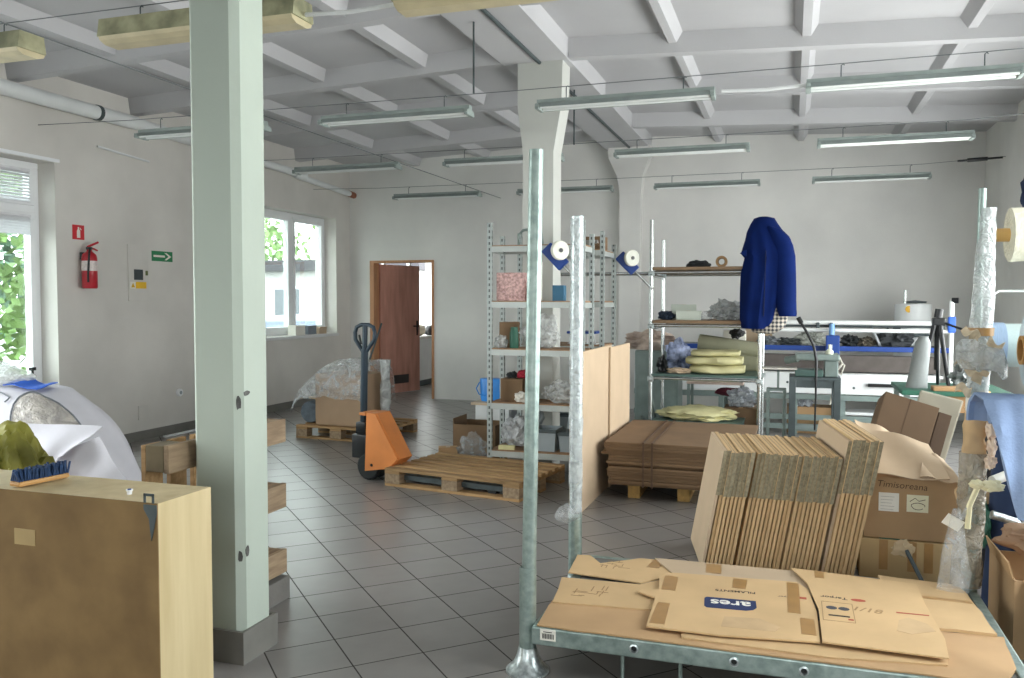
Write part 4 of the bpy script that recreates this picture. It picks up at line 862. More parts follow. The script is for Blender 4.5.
for x, lb in ((-1.02, 'left brown strap around the low stack of flat cartons'), (-.955, 'right brown strap around the low stack of flat cartons')):
    tag(MB().prism([(0, 0), (.004, 0), (.004, zt-.113+.004), (1.26, zt-.113+.004), (1.26, zt-.113+.008), (0, zt-.113+.008)], x-.007, x+.007, Matrix(((0, 0, 1, 0), (1, 0, 0, 6.165), (0, 1, 0, .113), (0, 0, 0, 1)))).build('strap', mat('strap_brown', '#5a4535', .6)), lb, 'strap')
fr_l = tag(MB().blob((-.86, 8.3, .40), (.36, .22, .075), 21, .25, 2.4, 4, .35).build('yellow_sheeting', mat('sheeting_yellow', '#c6c193', .6, var=.1, bump=.3, bscale=14)), 'pale yellow folded sheeting lying under the green rack shelf', 'sheeting')

# ================================================================ standing bundle of flat cartons
lean = math.tan(radians(9.5)); M0 = 36
Mshear = lambda x0, y0: Matrix.Translation((x0, y0, .0)) @ Matrix(((0, 0, 1, 0), (0, 1, 0, 0), (0, 0, 0, 0), (0, 0, 0, 1)))
def carton_sheet(i):
    tall = i >= 28
    h = .76 if tall else .665
    x0 = -.455+i*.0212+(.010 if i >= 8 else 0)+(.008 if i >= 19 else 0)+(.008 if i >= 28 else 0); y0 = 4.745+rnd.uniform(-.006, .006)+(.015 if 8 <= i < 19 else 0); h += rnd.uniform(-.008, .006); L_ = .50 if not tall else .58
    Mx = Matrix.Translation((x0, y0, .004)) @ Matrix.Rotation(radians(13), 4, 'Z') @ Matrix.Rotation(radians(3), 4, 'X') @ Matrix(((1, 0, lean, 0), (0, 1, 0, 0), (0, 0, 1, 0), (0, 0, 0, 1)))
    lb = '%s flat carton from the left in the standing row behind the steel pallet' % ORD[i]
    t = thing('flat_carton', lb, 'carton', (x0, y0, 0), 0, 'flat cartons standing in a row')
    MB().box(0, .0148, 0, L_, 0, h, 0, Mx).build('panel', card_l if not (i == 0 or i == 28) else card_p, t)
    MB().box(.015, .0205, .001, L_-.001, h*.62, h, 0, Mx).build('folded_flap', mat('flap_edge', '#a38f6f', .9, var=.2, scale=40, rand=.1), t)
    MB().box(.0, .0206, -.0012, .0, h*.625, h-.002, 0, Mx).build('flap_end', mat('flap_corrugation', '#8c836c', .9, var=.3, scale=60, rand=.1), t)
for i in range(M0): carton_sheet(i)
for i, (x, y, z, lb) in enumerate([(-.31, 4.86, .645, 'white plastic tie on top of the leftmost cartons of the standing row'), (-.12, 5.0, .65, 'white plastic tie on the middle of the standing row of cartons')]):
    tag(MB().blob((x, y, z), (.045, .03, .016), 60+i, .5, 2.2, 3).build('plastic_tie', paper), lb, 'tie')
tag(MB().cbox((.03, 4.93, .64), (.09, .02, .003), 0, .3).build('paper_strip', paper), 'white paper strip on top of the standing row of cartons, right of the ties', 'strip')

# ================================================================ carton tower
ct = thing('carton_box', 'open brown carton with two white labels and handwriting on top of the taped carton', 'carton', (.62, 5.1, .218))
X0, X1, Y0, Y1, Z0, Z1 = .392, .845, 4.9, 5.3, .219, .545
MB().box(X0, X1, Y0, Y0+.006, Z0, Z1, .001).build('front_panel', mat('carton_brown', '#a98b68', .85, var=.07, bump=.05), ct)
cbm = MATS['carton_brown']
mb = MB(); mb.box(X0, X0+.006, Y0+.006, Y1, Z0, Z1).box(X1-.006, X1, Y0+.006, Y1, Z0, Z1).box(X0+.006, X1-.006, Y1-.006, Y1, Z0, Z1).box(X0+.006, X1-.006, Y0+.006, Y1-.006, Z0, Z0+.006); mb.build('carton_shell', cbm, ct)
MB().box(.462, .562, Y0-.0015, Y0, .365, .465).build('white_label', paper, ct)
l2 = MB().box(.60, .705, Y0-.0015, Y0, .37, .462).build('white_label', mat('paper_cream3', '#e0dcc0', .8), ct)
ink = mat('ink_brown', '#4b3a2a', .8)
mb = MB(); mb.tube([(.655+.032*cos(a)*(1+.1*sin(3*a)), Y0-.002, .402+.018*sin(a)) for a in [k*pi/10 for k in range(19)]], .0016, 5).tube([(.615, Y0-.002, .425), (.64, Y0-.002, .445), (.66, Y0-.002, .43), (.69, Y0-.002, .44)], .0016, 5); mb.build('scribble', ink, l2)
for k in range(5): MB().box(.472, .472+rnd.uniform(.05, .085), Y0-.0024, Y0-.0014, .375+k*.017, .377+k*.017).build('printed_line', mat('print_grey', '#a9a8a2', .8), ct)
text_mb('Timisoreana', .05, Matrix.Translation((.575, Y0-.0012, .508)) @ Matrix.Rotation(radians(2), 4, 'Y') @ Matrix.Rotation(pi/2, 4, 'X'), .0004, -.0004, shear=.15).build('handwriting', ink, ct)
def flap_(c0, c1, c2, c3, nm='carton_flap', m=None):
    n_ = (Vector(c1)-Vector(c0)).cross(Vector(c3)-Vector(c0)).normalized()
    fn = lambda u, v: Vector(c0).lerp(Vector(c1), u).lerp(Vector(c3).lerp(Vector(c2), u), v)+n_*.012*sin(u*7+v*4)
    return MB().sheet(fn, 10, 6, .005).build(nm, m or card_p, ct)
flap_((X0-.02, Y0-.03, .565), (.80, Y0-.02, .555), (.74, Y1-.1, .70), (X0, Y1, .76)); flap_((X0, Y0+.05, .60), (X0+.05, Y0+.02, .57), (.60, Y1+.1, .71), (X0-.02, Y1+.12, .79))
flap_((.66, Y0-.01, .56), (.85, Y0-.02, .545), (.80, Y0+.2, .64), (.70, Y0+.2, .655))
tc_ = thing('taped_carton', 'yellowish carton with brown tape strips under the open labelled carton', 'carton', (.61, 5.1, 0))
MB().box(.372, .86, 4.89, 5.32, .0, .212, .004).build('carton', mat('carton_yellow', '#bda276', .85, var=.06, bump=.05), tc_)
for x in (.49, .63, .71): MB().box(x-.022, x+.022, 4.8885, 4.8898, .05, .211).build('tape_strip', tape, tc_)
MB().box(.47, .60, 4.9, 5.3, .2125, .2165).build('green_strip', green, tc_)
tag(MB().blob((.585, 4.875, .175), (.05, .012, .04), 70, .5, 2.5, 3).build('tape_scrap', mat('paper_kraft2', '#cbb593', .8, bump=.3)), 'crumpled paper scrap stuck on the front of the taped carton', 'paper')
tag(MB().tube([(.60, 4.87, .17), (.68, 4.80, .012)], .011, 8).build('wooden_peg', dsteel), 'short dark stick leaning against the taped carton', 'stick')
tag(MB().blob((.88, 4.75, .52), (.07, .05, .1), 72, .45, 2.4, 4, .3).build('crumpled_paper', paper_b), 'crumpled kraft paper between the open carton and the wrapped roll', 'paper')
# brown open box leaning behind
hb = tag(MB().box(.42, .92, 5.55, 6.2, 0, .48, .006).build('carton_box', card_d), 'dark carton half hidden behind the open labelled carton', 'carton')
Mt = Matrix.Translation((.70, 5.78, .68)) @ Matrix.Rotation(radians(17), 4, 'Y') @ Matrix.Rotation(radians(-20), 4, 'X')
o = thing('carton_box', 'dark brown carton tilted on its edge below the green table', 'carton', (.70, 5.78, .5))
MB().box(-.20, .12, -.12, .12, -.17, .17, .004, Mt).build('carton', mat('carton_dark', '#5e4b38', .85, var=.08), o)
MB().box(.125, .2, -.11, .11, -.16, .15, .004, Mt).build('folded_flap', mat('carton_dark2', '#4a3a2c', .85, var=.1), o)
MB().box(-.052, -.046, -.1212, -.12, -.168, .168, 0, Mt).build('fold_line', mat('fold_dark', '#4e3c2d', .9), o)
Mt2 = Matrix.Translation((.88, 6.05, .67)) @ Matrix.Rotation(radians(14), 4, 'Y')
tag(MB().box(-.13, .13, -.012, .012, -.2, .22, .02, Mt2).build('seat_board', mat('board_grey', '#8d8879', .7)), 'light grey board with rounded corners leaning behind the tilted dark carton', 'board')

# ================================================================ steel shelves
slot = bpy.data.materials.new('slotted_steel'); slot.use_nodes = True
def slotted():
    nt = slot.node_tree; L = nt.links.new; b = nt.nodes['Principled BSDF']
    tc = nd(nt, 'ShaderNodeTexCoord'); sp = nd(nt, 'ShaderNodeSeparateXYZ'); L(tc.outputs['Object'], sp.inputs[0])
    def mth(op, a, bb=None, **k):
        n = nd(nt, 'ShaderNodeMath', operation=op)
        if isinstance(a, (int, float)): n.inputs[0].default_value = a
        else: L(a, n.inputs[0])
        if bb is not None:
            if isinstance(bb, (int, float)): n.inputs[1].default_value = bb
            else: L(bb, n.inputs[1])
        return n.outputs[0]
    zf = mth('FRACT', mth('DIVIDE', sp.outputs[2], .05)); zc = mth('LESS_THAN', mth('ABSOLUTE', mth('SUBTRACT', zf, .5)), .24)
    xc = mth('LESS_THAN', mth('ABSOLUTE', sp.outputs[0]), .007); yc = mth('LESS_THAN', mth('ABSOLUTE', sp.outputs[1]), .006)
    mk = mth('MULTIPLY', zc, mth('MAXIMUM', xc, yc))
    mx = nd(nt, 'ShaderNodeMix', data_type='RGBA'); L(mk, mx.inputs[0]); mx.inputs[6].default_value = lin('#a6aeac')+(1,); mx.inputs[7].default_value = lin('#4b504f')+(1,)
    L(mx.outputs[2], b.inputs['Base Color']); b.inputs['Metallic'].default_value = .3; b.inputs['Roughness'].default_value = .45
slotted()
shelf_e = mat('shelf_beam', '#b4bab7', .45, .3, var=.06); chip_b = mat('chipboard', '#94765a', .8, var=.15, scale=30)
def shelving(label, x0, x1, y0, y1, levels, H_):
    t = thing('shelving_unit', label, 'shelves', ((x0+x1)/2, (y0+y1)/2, 0), 0, 'steel shelves beside the leaning boards')
    for x in (x0, x1):
        for y in (y0, y1): MB().box(x-.02, x+.02, y-.016, y+.016, 0, H_-(.09 if y == y1 else 0)).build('upright', slot, t)
    for z in levels:
        s = MB().box(x0+.005, x1-.005, y0-.01, y1+.01, z, z+.014).build('shelf_board', chip_b, t)
        MB().box(x0+.02, x1-.02, y0-.02, y0-.006, z-.045, z+.004).build('front_beam', shelf_e, s)
        MB().box(x0+.02, x1-.02, y1+.006, y1+.02, z-.045, z+.004).build('rear_beam', shelf_e, s)
        for x in (x0, x1): MB().box(x-.008, x+.008, y0+.017, y1-.017, z-.045, z-.001).build('side_beam', shelf_e, s)
    return t
LV = (.2, .61, 1.07, 1.475, 1.945)
shelving('front steel shelving unit with slotted uprights next to the slatted pallet', -2.445, -1.635, 6.8, 7.13, LV, 2.15)
shelving('rear steel shelving unit behind the second pillar, right of the front unit', -2.42, -1.635, 7.56, 8.08, LV, 2.12)
zs = [z+.0145 for z in LV]
def carton(label, c, d, m, name='carton_box', rz=0., lid=True, grp=None):
    t = thing(name, label, 'box', (c[0], c[1], c[2]), rz, grp); P = parent_matrix(t); a, b, h = d[0]/2, d[1]/2, d[2]
    MB().box(-a, a, -b, b, 0, h-(.004 if lid else 0), .003, P).build('box_body', m, t)
    if lid:
        MB().box(-a, a, -b, -.003, h-.0038, h, .001, P).build('flap', m, t); MB().box(-a, a, .003, b, h-.0038, h, .001, P).build('flap', m, t)
        MB().box(-.02, .02, -b, b, h, h+.0008, 0, P).build('tape_strip', tape, t)
    return t
def bag(label, c, r, m, seed, amp=.35, name='plastic_bag', cat='bag', flat=True, freq=2.2):
    return tag(MB().blob((c[0], c[1], c[2]+r[2]*.8), r, seed, amp, freq, 4, c[2] if flat else None, crease=.5).build(name, m), label, cat)
hp_ = MB(); hp_.tube([(-2.26, 7.02, zs[4]), (-2.26, 7.02, zs[4]+.1), (-2.22, 7.02, zs[4]+.14), (-2.13, 7.02, zs[4]+.15), (-2.06, 7.02, zs[4]+.13), (-2.04, 7.02, zs[4])], .012, 8); tag(hp_.build('metal_hoop', steel_g), 'bent grey metal hoop standing on the top shelf of the front unit', 'hoop')
carton('small brown carton on the top shelf of the rear unit', (-1.78, 7.85, zs[4]), (.22, .2, .13), card_d)
tag(MB().lathe([(.02, 0), (.045, 0), (.045, .25), (.02, .25)], 16, M=Matrix.Translation((-1.95, 7.65, zs[4]+.046)) @ Matrix.Rotation(pi/2, 4, 'Y')).build('fabric_roll', mat('roll_grey', '#8f8c86', .8)), 'short grey roll lying at the front of the rear unit top shelf', 'roll')
tag(MB().blob((-1.72, 7.64, zs[4]+.03), (.07, .05, .03), 80, .3).build('cloth_bundle', card_d), 'small brown bundle at the right front edge of the rear top shelf', 'bundle')
pk = mat('pink_packets', '#c9a9a4', .5, var=.35, scale=50, hue2='#b58a86')
carton('clear bag of pinkish packets on the second shelf of the front unit', (-2.29, 6.97, zs[3]), (.25, .22, .24), pk, 'packet_bag', .1, False)
o = carton('white box with a dark blue label behind the bag of pink packets', (-2.12, 7.06, zs[3]), (.10, .1, .34), paper, 'white_box', 0, False)
MB().box(-2.165, -2.075, 7.0085, 7.0098, zs[3]+.22, zs[3]+.33).build('blue_label', bluep, o)
tag(MB().lathe([(0, 0), (.035, 0), (.04, .02), (.04, .13), (.02, .16), (.02, .18), (0, .18)], 16, (-2.09, 6.87, zs[3])).build('red_can', red), 'small red can on the second shelf next to the post', 'can')
carton('small teal box at the middle of the second shelf of the front unit', (-1.86, 6.9, zs[3]), (.1, .08, .13), mat('teal_box', '#3a6a86', .6), 'teal_box', 0, False)
carton('small brown carton at the left of the third shelf of the front unit', (-2.345, 7.03, zs[2]), (.13, .18, .22), card_d)
gb = thing('green_bottle', 'dark green bottle on the third shelf of the front unit', 'bottle', (-2.25, 6.87, zs[2]))
MB().lathe([(0, 0), (.036, 0), (.038, .01), (.038, .13), (.030, .155), (0, .155)], 18, (-2.25, 6.87, zs[2])).build('body', green, gb); MB().lathe([(.031, .155), (.031, .18), (0, .18)], 18, (-2.25, 6.87, zs[2])).build('cap', green, gb)
bag('big clear plastic bag on the third shelf of the front unit', (-2.05, 7.0, zs[2]), (.17, .12, .16), film_d, 81)
bag('flat clear plastic bag around the green bottle on the third shelf', (-2.37, 6.87, zs[2]), (.06, .05, .06), film_d, 82)
tr = thing('dish_tray', 'white wire tray with a blue rim on the third shelf of the rear unit', 'tray', (-1.85, 7.7, zs[2]))
MB().box(-1.98, -1.70, 7.6, 7.85, zs[2]+.10, zs[2]+.125, .012).build('rim', bluep, tr)
mb = MB()
for x in (-1.96, -1.84, -1.72): mb.tube([(x, 7.62, zs[2]+.1), (x+.01, 7.62, zs[2]+.006), (x+.01, 7.83, zs[2]+.006), (x, 7.83, zs[2]+.1)], .006, 6)
mb.tube([(-1.97, 7.62, zs[2]+.012), (-1.70, 7.62, zs[2]+.012)], .006, 6); mb.build('wire_frame', white_en, tr)
carton('brown carton with red goods on top at the left of the fourth shelf', (-2.29, 7.02, zs[1]), (.20, .2, .19), card_d)
bag('red bundle lying on the carton of the fourth shelf', (-2.21, 7.0, zs[1]+.192), (.05, .05, .04), mat('red_cloth', '#a82a3c', .8), 83, name='red_bundle', cat='bundle')
bag('dark bundle beside the red one on the carton of the fourth shelf', (-2.31, 7.0, zs[1]+.192), (.05, .05, .03), mat('dark_cloth', '#33383a', .8), 84, name='dark_bundle', cat='bundle')
bag('crumpled white bag at the left front of the fourth shelf', (-2.17, 6.86, zs[1]), (.07, .05, .05), paper, 85)
bag('clear plastic bag at the right of the fourth shelf of the front unit', (-1.83, 6.95, zs[1]), (.17, .13, .10), film_d, 86)
carton('flat navy box under the fourth shelf, on the white tub of the rear unit', (-2.2, 7.75, zs[0]+.232), (.26, .2, .13), bluep, 'navy_box', 0, False)
def tub(label, c, d):
    t = thing('plastic_tub', label, 'tub', c, 0); a, b, h = d; x, y, z = c
    rr = lambda s, zz: [Vector((x+sx*a*s, y+sy*b*s, z+zz)) for sx, sy in ((-.5, -.5), (.5, -.5), (.5, .5), (-.5, .5))]
    MB().rings([rr(.85, 0), rr(1, h), rr(.96, h), rr(.82, .01)], smooth=False).build('tub_body', grey_pl, t)
    MB().box(x-a*.53, x+a*.53, y-b*.53, y-b*.5, z+h-.03, z+h, .003).build('rim', dsteel, t)
tub('grey plastic tub at the middle of the bottom shelf of the front unit', (-1.965, 6.94, zs[0]), (.2, .24, .19)); tub('grey plastic tub at the right of the bottom shelf of the front unit', (-1.755, 6.96, zs[0]), (.19, .24, .17)); tub('grey plastic tub on the bottom shelf of the rear unit', (-2.15, 7.75, zs[0]), (.4, .3, .225))
bag('bulging white plastic bag on the bottom shelf of the front unit', (-2.25, 6.95, zs[0]+.02), (.135, .12, .14), film('bag_white', '#dfe3e6', .9, .3), 87, .3)
bag('dark bag behind the white bag on the bottom shelf', (-2.1, 7.05, zs[0]+.19), (.06, .05, .08), grey_pl, 88, flat=False)
carton('pale yellow block at the front of the bottom shelf', (-2.3, 6.83, zs[0]), (.14, .05, .035), mat('soap_yellow', '#e0dca8', .6), 'yellow_block', .1, False)
# spring arms with guide wheels
def arm(label, base, hub, s):
    t = thing('tension_pulley', label, 'guide arm', base); B = Vector(base); Hb = Vector(hub)
    MB().tube([B, Hb], .012, 10).build('rod', chrome, t)
    u = (Hb-B).normalized()
    q = MB(); Mq = Matrix.Translation(Hb-u*.02) @ u.to_track_quat('X', 'Z').to_matrix().to_4x4(); q.box(-.1, .12, -.03, .03, -.055, .055, .012, Mq); q.build('blue_bracket', bluep, t)
    c = Hb+Vector((.0, -.05, .06))
    w = MB().lathe([(.0, -.018), (.072, -.018), (.08, -.01), (.08, .01), (.072, .018), (0, .018)], 28, M=Matrix.Translation(c+Vector((.06, 0, -.02))) @ Matrix.Rotation(radians(42), 4, 'Z') @ Matrix.Rotation(pi/2, 4, 'X')).build('guide_wheel', mat('wheel_cream', '#dadccf', .4), t)
    MB().lathe([(0, .018), (.018, .018), (.018, .024), (0, .024)], 14, M=Matrix.Translation(c+Vector((.06, 0, -.02))) @ Matrix.Rotation(radians(42), 4, 'Z') @ Matrix.Rotation(pi/2, 4, 'X')).build('axle_cap', blackm, w)
arm('blue guide arm with a cream wheel fixed to the front shelving unit behind the posts', (-1.625, 6.76, 1.61), (-1.86, 6.74, 1.86), 1)
arm('blue guide arm with a cream wheel fixed to the pipe rack post', (-1.27, 8.17, 1.6), (-1.52, 8.12, 1.86), 1)
# items beside shelf
fb = thing('open_carton', 'open brown carton on the floor left of the steel shelves', 'carton', (-2.75, 7.35, 0))
X0, X1, Y0, Y1, h = -2.93, -2.52, 7.15, 7.5, .36
mb = MB(); mb.box(X0, X1, Y0, Y0+.006, 0, h).box(X0, X1, Y1-.006, Y1, 0, h).box(X0, X0+.006, Y0+.006, Y1-.006, 0, h).box(X1-.006, X1, Y0+.006, Y1-.006, 0, h).box(X0+.006, X1-.006, Y0+.006, Y1-.006, 0, .006); mb.build('carton_shell', card_d, fb)
MB().prism([(X0+.003, Y0+.01), (X0-.004, Y0+.01), (X0-.004, Y1-.01), (X0+.003, Y1-.01)], h, h+.05).build('flap', card_d, fb)
wbx = carton('white foam box carrying the blue bag left of the steel shelves', (-2.7, 7.72, 0), (.34, .3, .49), white_en, 'white_box', 0, False)
MB().box(-2.91, -2.5, 7.55, 7.89, .49, .515, .004).build('box_lid', mat('lid_wood', '#cbb79c', .6), wbx)
bb = thing('blue_bag', 'bright blue carrier bag standing on the white box left of the shelves', 'bag', (-2.72, 7.7, .516))
ringloft([((-2.73, 7.72, z), (1, 0, 0), (0, 1, 0), rx, ry) for z, rx, ry in ((.517, .125, .08), (.55, .13, .085), (.65, .135, .08), (.725, .14, .07), (.735, .138, .066))], 26, 14, .05, 9, p=.6).build('bag_body', blue, bb)
MB().tube([(-2.86, 7.66, .70), (-2.89, 7.65, .64), (-2.86, 7.645, .585), (-2.79, 7.64, .57)], .006, 6).build('bag_handle', blue, bb)
bag('crumpled clear film spilling out in front of the open carton by the shelves', (-2.7, 7.04, 0), (.14, .09, .16), film_m, 89, .5)
carton('small brown carton flap pile behind the slatted pallet', (-2.93, 7.03, 0), (.17, .1, .17), card, rz=.4)
# ================================================================ pipe rack with jacket
pr = thing('pipe_rack', 'shelf rack of chrome pipes with brown and green shelves, left of the blue jacket', 'rack', (-.78, 8.6, 0))
XA, XB, YA, YC = -1.29, -.275, 8.2, 9.0
for x, y, h in ((XA, YA, 2.27), (XA, YC, 2.13), (XB, YA, 2.2), (XB, YC, 2.1)):
    p_ = MB().tube([(x, y, .02), (x, y, h)], .02, 14).build('upright_pipe', chrome, pr)
    MB().lathe([(.05, 0), (.05, .012), (.03, .03), (.03, .06), (.021, .06)], 16, (x, y, 0)).build('foot', blackm, p_)
for z, m, th in ((1.785, mat('shelf_wood', '#7d664e', .7, var=.12), .03), (1.275, MATS['shelf_wood'], .03), (.765, dgreen, .022)):
    sb = MB().box(XA+.02, XB-.02, YA-.03, YC+.03, z, z+th, .004).build('shelf_board', m, pr)
    for y in (YA, YC): MB().tube([(XA-.03, y, z-.022), (XB+.03, y, z-.022)], .016, 10).build('cross_pipe', chrome, sb)
    for x in (XA, XB): MB().tube([(x+.0, YA-.03, z-.05), (x, YC+.03, z-.05)], .016, 10).build('side_pipe', chrome, sb)
    for x in (XA, XB):
        for y in (YA, YC): MB().cbox((x, y, z-.03), (.06, .06, .05), .012).build('pipe_clamp', galv_l, sb)
MB().tube([(-2.32, 8.55, 1.765), (XA, 8.55, 1.765)], .018, 10).build('side_bar', chrome, pr); MB().cbox((-2.32, 8.55, 1.765), (.05, .05, .09), .012).build('bar_end_clamp', blackm, pr)
MB().tube([(XA, YA, .62), (XA+.02, YA+.35, .2), (XA-.1, YA+.1, .35)], .012, 8).build('cable', steel_g, pr)
T1 = 1.8155; T2 = 1.3055; T3 = .7875
tag(MB().blob((-.88, 8.5, T1+.03), (.11, .07, .045), 90, .3, 2, 4, T1).build('cap', mat('cap_dark', '#2f3234', .8)), 'dark cloth cap on the top brown shelf of the pipe rack', 'cap')
tr_ = thing('tape_roll', 'roll of brown tape standing on the top shelf of the pipe rack', 'tape roll', (-.65, 8.45, T1))
MB().lathe([(.034, -.03), (.056, -.03), (.056, .03), (.034, .03), (.034, -.03)], 24, M=Matrix.Translation((-.65, 8.45, T1+.056)) @ Matrix.Rotation(pi/2, 4, 'X'), cap=False).build('tape_body', tape, tr_); MB().lathe([(.029, -.031), (.034, -.031), (.034, .031), (.029, .031), (.029, -.031)], 24, M=Matrix.Translation((-.65, 8.45, T1+.056)) @ Matrix.Rotation(pi/2, 4, 'X'), cap=False).build('tape_core', card_d, tr_)
lg = mat('box_mint', '#c9d0c4', .7, var=.05)
carton('large pale box at the back of the middle rack shelf', (-1.03, 8.62, T2), (.24, .2, .15), lg, 'storage_box', .15, True); carton('small pale box in front of the larger one on the middle rack shelf', (-.95, 8.38, T2), (.23, .14, .09), lg, 'storage_box', .0, True)
bag('dark cable bundle at the left end of the middle rack shelf', (-1.17, 8.4, T2), (.08, .08, .045), mat('cable_dark', '#2d3a4a', .6, var=.4, scale=30), 91, .6, 'cable_bundle', 'cables')
bag('crumpled grey plastic on the middle rack shelf next to the jacket', (-.60, 8.45, T2), (.17, .12, .10), film('grey_film', '#b4b9b9', .85, .25), 92, .5, freq=3)
bag('small clear plastic scrap between the boxes and grey plastic on the middle rack shelf', (-.79, 8.4, T2), (.06, .05, .05), film_m, 93, .5)
# yellow folded sheeting and grey roll on green shelf
ys = MATS['sheeting_yellow']
def fold(label, x0, x1, y0, y1, z0, h, seed, m=None):
    fn = lambda t, x: None
    secs = []
    for k in range(13):
        x = lerp(x0, x1, k/12); e = 1-.25*(abs(k-6)/6)**4
        secs.append(((x, (y0+y1)/2, z0+h*.5), (0, 1, 0), (0, 0, 1), (y1-y0)/2*e, h*.5*e))
    R = ringloft(secs, 30, seed, .2, 7, p=.55)
    for v in R.v: v.z = max(v.z, z0)
    return tag(R.build('folded_sheeting', m or ys), label, 'sheeting', 'folded yellow sheeting on the green shelf')
fold('lowest yellow folded sheet in the pile on the green rack shelf', -.93, -.42, 8.24, 8.7, T3, .085, 3); fold('middle yellow folded sheet in the pile on the green rack shelf', -.97, -.44, 8.25, 8.7, T3+.083, .085, 4); fold('top yellow folded sheet in the pile on the green rack shelf', -.92, -.47, 8.28, 8.7, T3+.166, .06, 5)
gr = thing('fabric_roll', 'grey-olive rolled cloth lying behind the yellow sheets on the green rack shelf', 'roll', (-.6, 8.85, T3))
ol = mat('cloth_olive', '#8f8f78', .85, var=.1, bump=.3)
MB().tube([(-.90, 8.84, T3+.28), (-.3, 8.84, T3+.2)], .085, 18).build('roll_body', ol, gr); MB().box(-.9, -.31, 8.78, 8.9, T3, T3+.2, .02).build('roll_base', ol, gr)
MB().lathe([(.0, 0), (.04, 0), (.04, .004), (0, .004)], 14, M=Matrix.Translation((-.905, 8.84, T3+.28)) @ Matrix.Rotation(pi/2, 4, 'Y')).build('roll_core', paper_b, gr)
bag('crumpled blue and white cloth at the back left of the green rack shelf', (-1.1, 8.8, T3+.0), (.13, .1, .17), mat('cloth_blue_white', '#a9b3cf', .8, var=.6, scale=14, hue2='#6276a8'), 94, .45, 'crumpled_cloth', 'cloth')
bag('dark tools bundled at the left corner of the green rack shelf', (-1.2, 8.35, T3), (.05, .06, .09), blackm, 95, .5, 'tool_bundle', 'tools')
bag('small beige cloth at the front left of the green rack shelf', (-1.03, 8.3, T3), (.12, .06, .03), mat('cloth_beige', '#b8a48c', .8), 96, .4, 'beige_cloth', 'cloth')
bag('dark object on top of the grey-olive roll', (-.52, 8.82, T3+.335), (.07, .05, .05), blackm, 97, .4, 'dark_bundle', 'bundle', flat=False)
tag(MB().box(-.66, -.44, 8.93, 9.05, T3+.0, T3+.40, .006).build('paper_box', paper), 'tall white box at the back of the green rack shelf near the jacket', 'box')
# below the green shelf
tb_ = thing('side_table', 'small white-topped table standing behind the low rack with a dark red cushion', 'table', (-.72, 9.3, 0))
MB().box(-1.06, -.47, 9.2, 9.6, .60, .625, .004).build('table_top', mat('top_pinkish', '#d9c3b5', .6), tb_)
for x in (-1.04, -.49):
    for y in (9.22, 9.58): MB().box(x-.015, x+.015, y-.015, y+.015, 0, .6).build('leg', steel_g, tb_)
tag(MB().blob((-.62, 9.3, .52), (.14, .09, .045), 98, .2).build('red_cushion', mat('cushion_maroon', '#5d2433', .8)), 'dark red cushion hanging under the small white-topped table', 'cushion')
bag('crumpled silvery bag below the green rack shelf beside the right pipe', (-.46, 8.7, .44), (.13, .1, .1), film('silver_film', '#c8ced6', .9, .2), 99, .5, flat=True)
carton('dull brown carton carrying the silvery bag below the green rack shelf', (-.46, 8.7, 0), (.32, .3, .44), card_d)
cab2 = thing('metal_cabinet', 'low grey-green metal cabinet under the left end of the green rack shelf', 'cabinet', (-1.05, 9.35, 0))
MB().box(-1.62, -1.15, 9.2, 9.6, 0, .95, .008).build('cabinet_body', steel_g, cab2); MB().box(-1.6, -1.17, 9.185, 9.199, .03, .92, .004).build('door', steel_g, cab2)
hp2 = thing('heap_support', 'low dark platform carrying the yellow sheeting under the pipe rack', 'platform', (-.86, 8.3, 0))
MB().box(-1.24, -.42, 8.08, 8.52, .0, .345, .008).build('platform_box', dsteel, hp2); MB().box(-1.25, -.41, 8.07, 8.53, .3455, .35, .002).build('platform_top', dgreen, hp2)
cl_ = thing('clothes_pile', 'pile of grey and brown clothes at the left of the pipe rack', 'clothes', (-1.55, 8.9, 0)); bpy.data.objects.remove(cl_)
bag('heap of beige and white garments between the shelves and the pipe rack', (-1.47, 9.35, .952), (.28, .18, .12), mat('garments_beige', '#c3b3a6', .85, var=.35, scale=5, hue2='#a08b80'), 101, .4, 'garment_heap', 'garments')
# jacket
jm = mat('jacket_blue', '#081d52', .9, var=.12, scale=7, bump=.15, bscale=25, spec=.12)
jk2 = thing('work_jacket', 'dark blue work jacket hung over the top of the right rack pipe', 'jacket', (-.24, 8.2, 1.22))
def jsec(z, x0, x1, ry, yc=8.2): return (((x0+x1)/2, yc, z), (1, 0, 0), (0, 1, 0), (x1-x0)/2, ry)
J = [jsec(2.27, -.30, -.22, .03), jsec(2.255, -.345, -.16, .06), jsec(2.2, -.375, -.13, .10), jsec(2.13, -.405, -.08, .12), jsec(2.06, -.425, -.02, .13), jsec(1.98, -.44, -.01, .135), jsec(1.93, -.455, -.01, .14), jsec(1.89, -.43, -.005, .135), jsec(1.75, -.45, -.03, .14), jsec(1.6, -.46, -.06, .145), jsec(1.45, -.462, -.08, .15), jsec(1.33, -.458, -.11, .15), jsec(1.26, -.45, -.14, .15), jsec(1.235, -.44, -.17, .14)]
R = ringloft(J, 44, 7, .05, 7)
for v in R.v:
    a = math.atan2(v.y-8.2, v.x+.26); v.y += .012*sin(v.x*55+1.5*sin(v.z*6)) if v.z < 2.1 else 0
R.build('jacket_body', jm, jk2)
P_ = [(-.20, 2.17, .03), (-.16, 2.14, .07), (-.115, 2.08, .085), (-.085, 2.0, .09), (-.065, 1.9, .092), (-.058, 1.75, .092), (-.052, 1.6, .092), (-.05, 1.5, .09), (-.045, 1.42, .088), (-.035, 1.37, .082)]
R = ringloft([((x, 8.13, z), (1, 0, 0), (0, 1, 0), r, .085) for x, z, r in P_], 28, 8, .07, 8); sl = R.build('sleeve', jm, jk2)
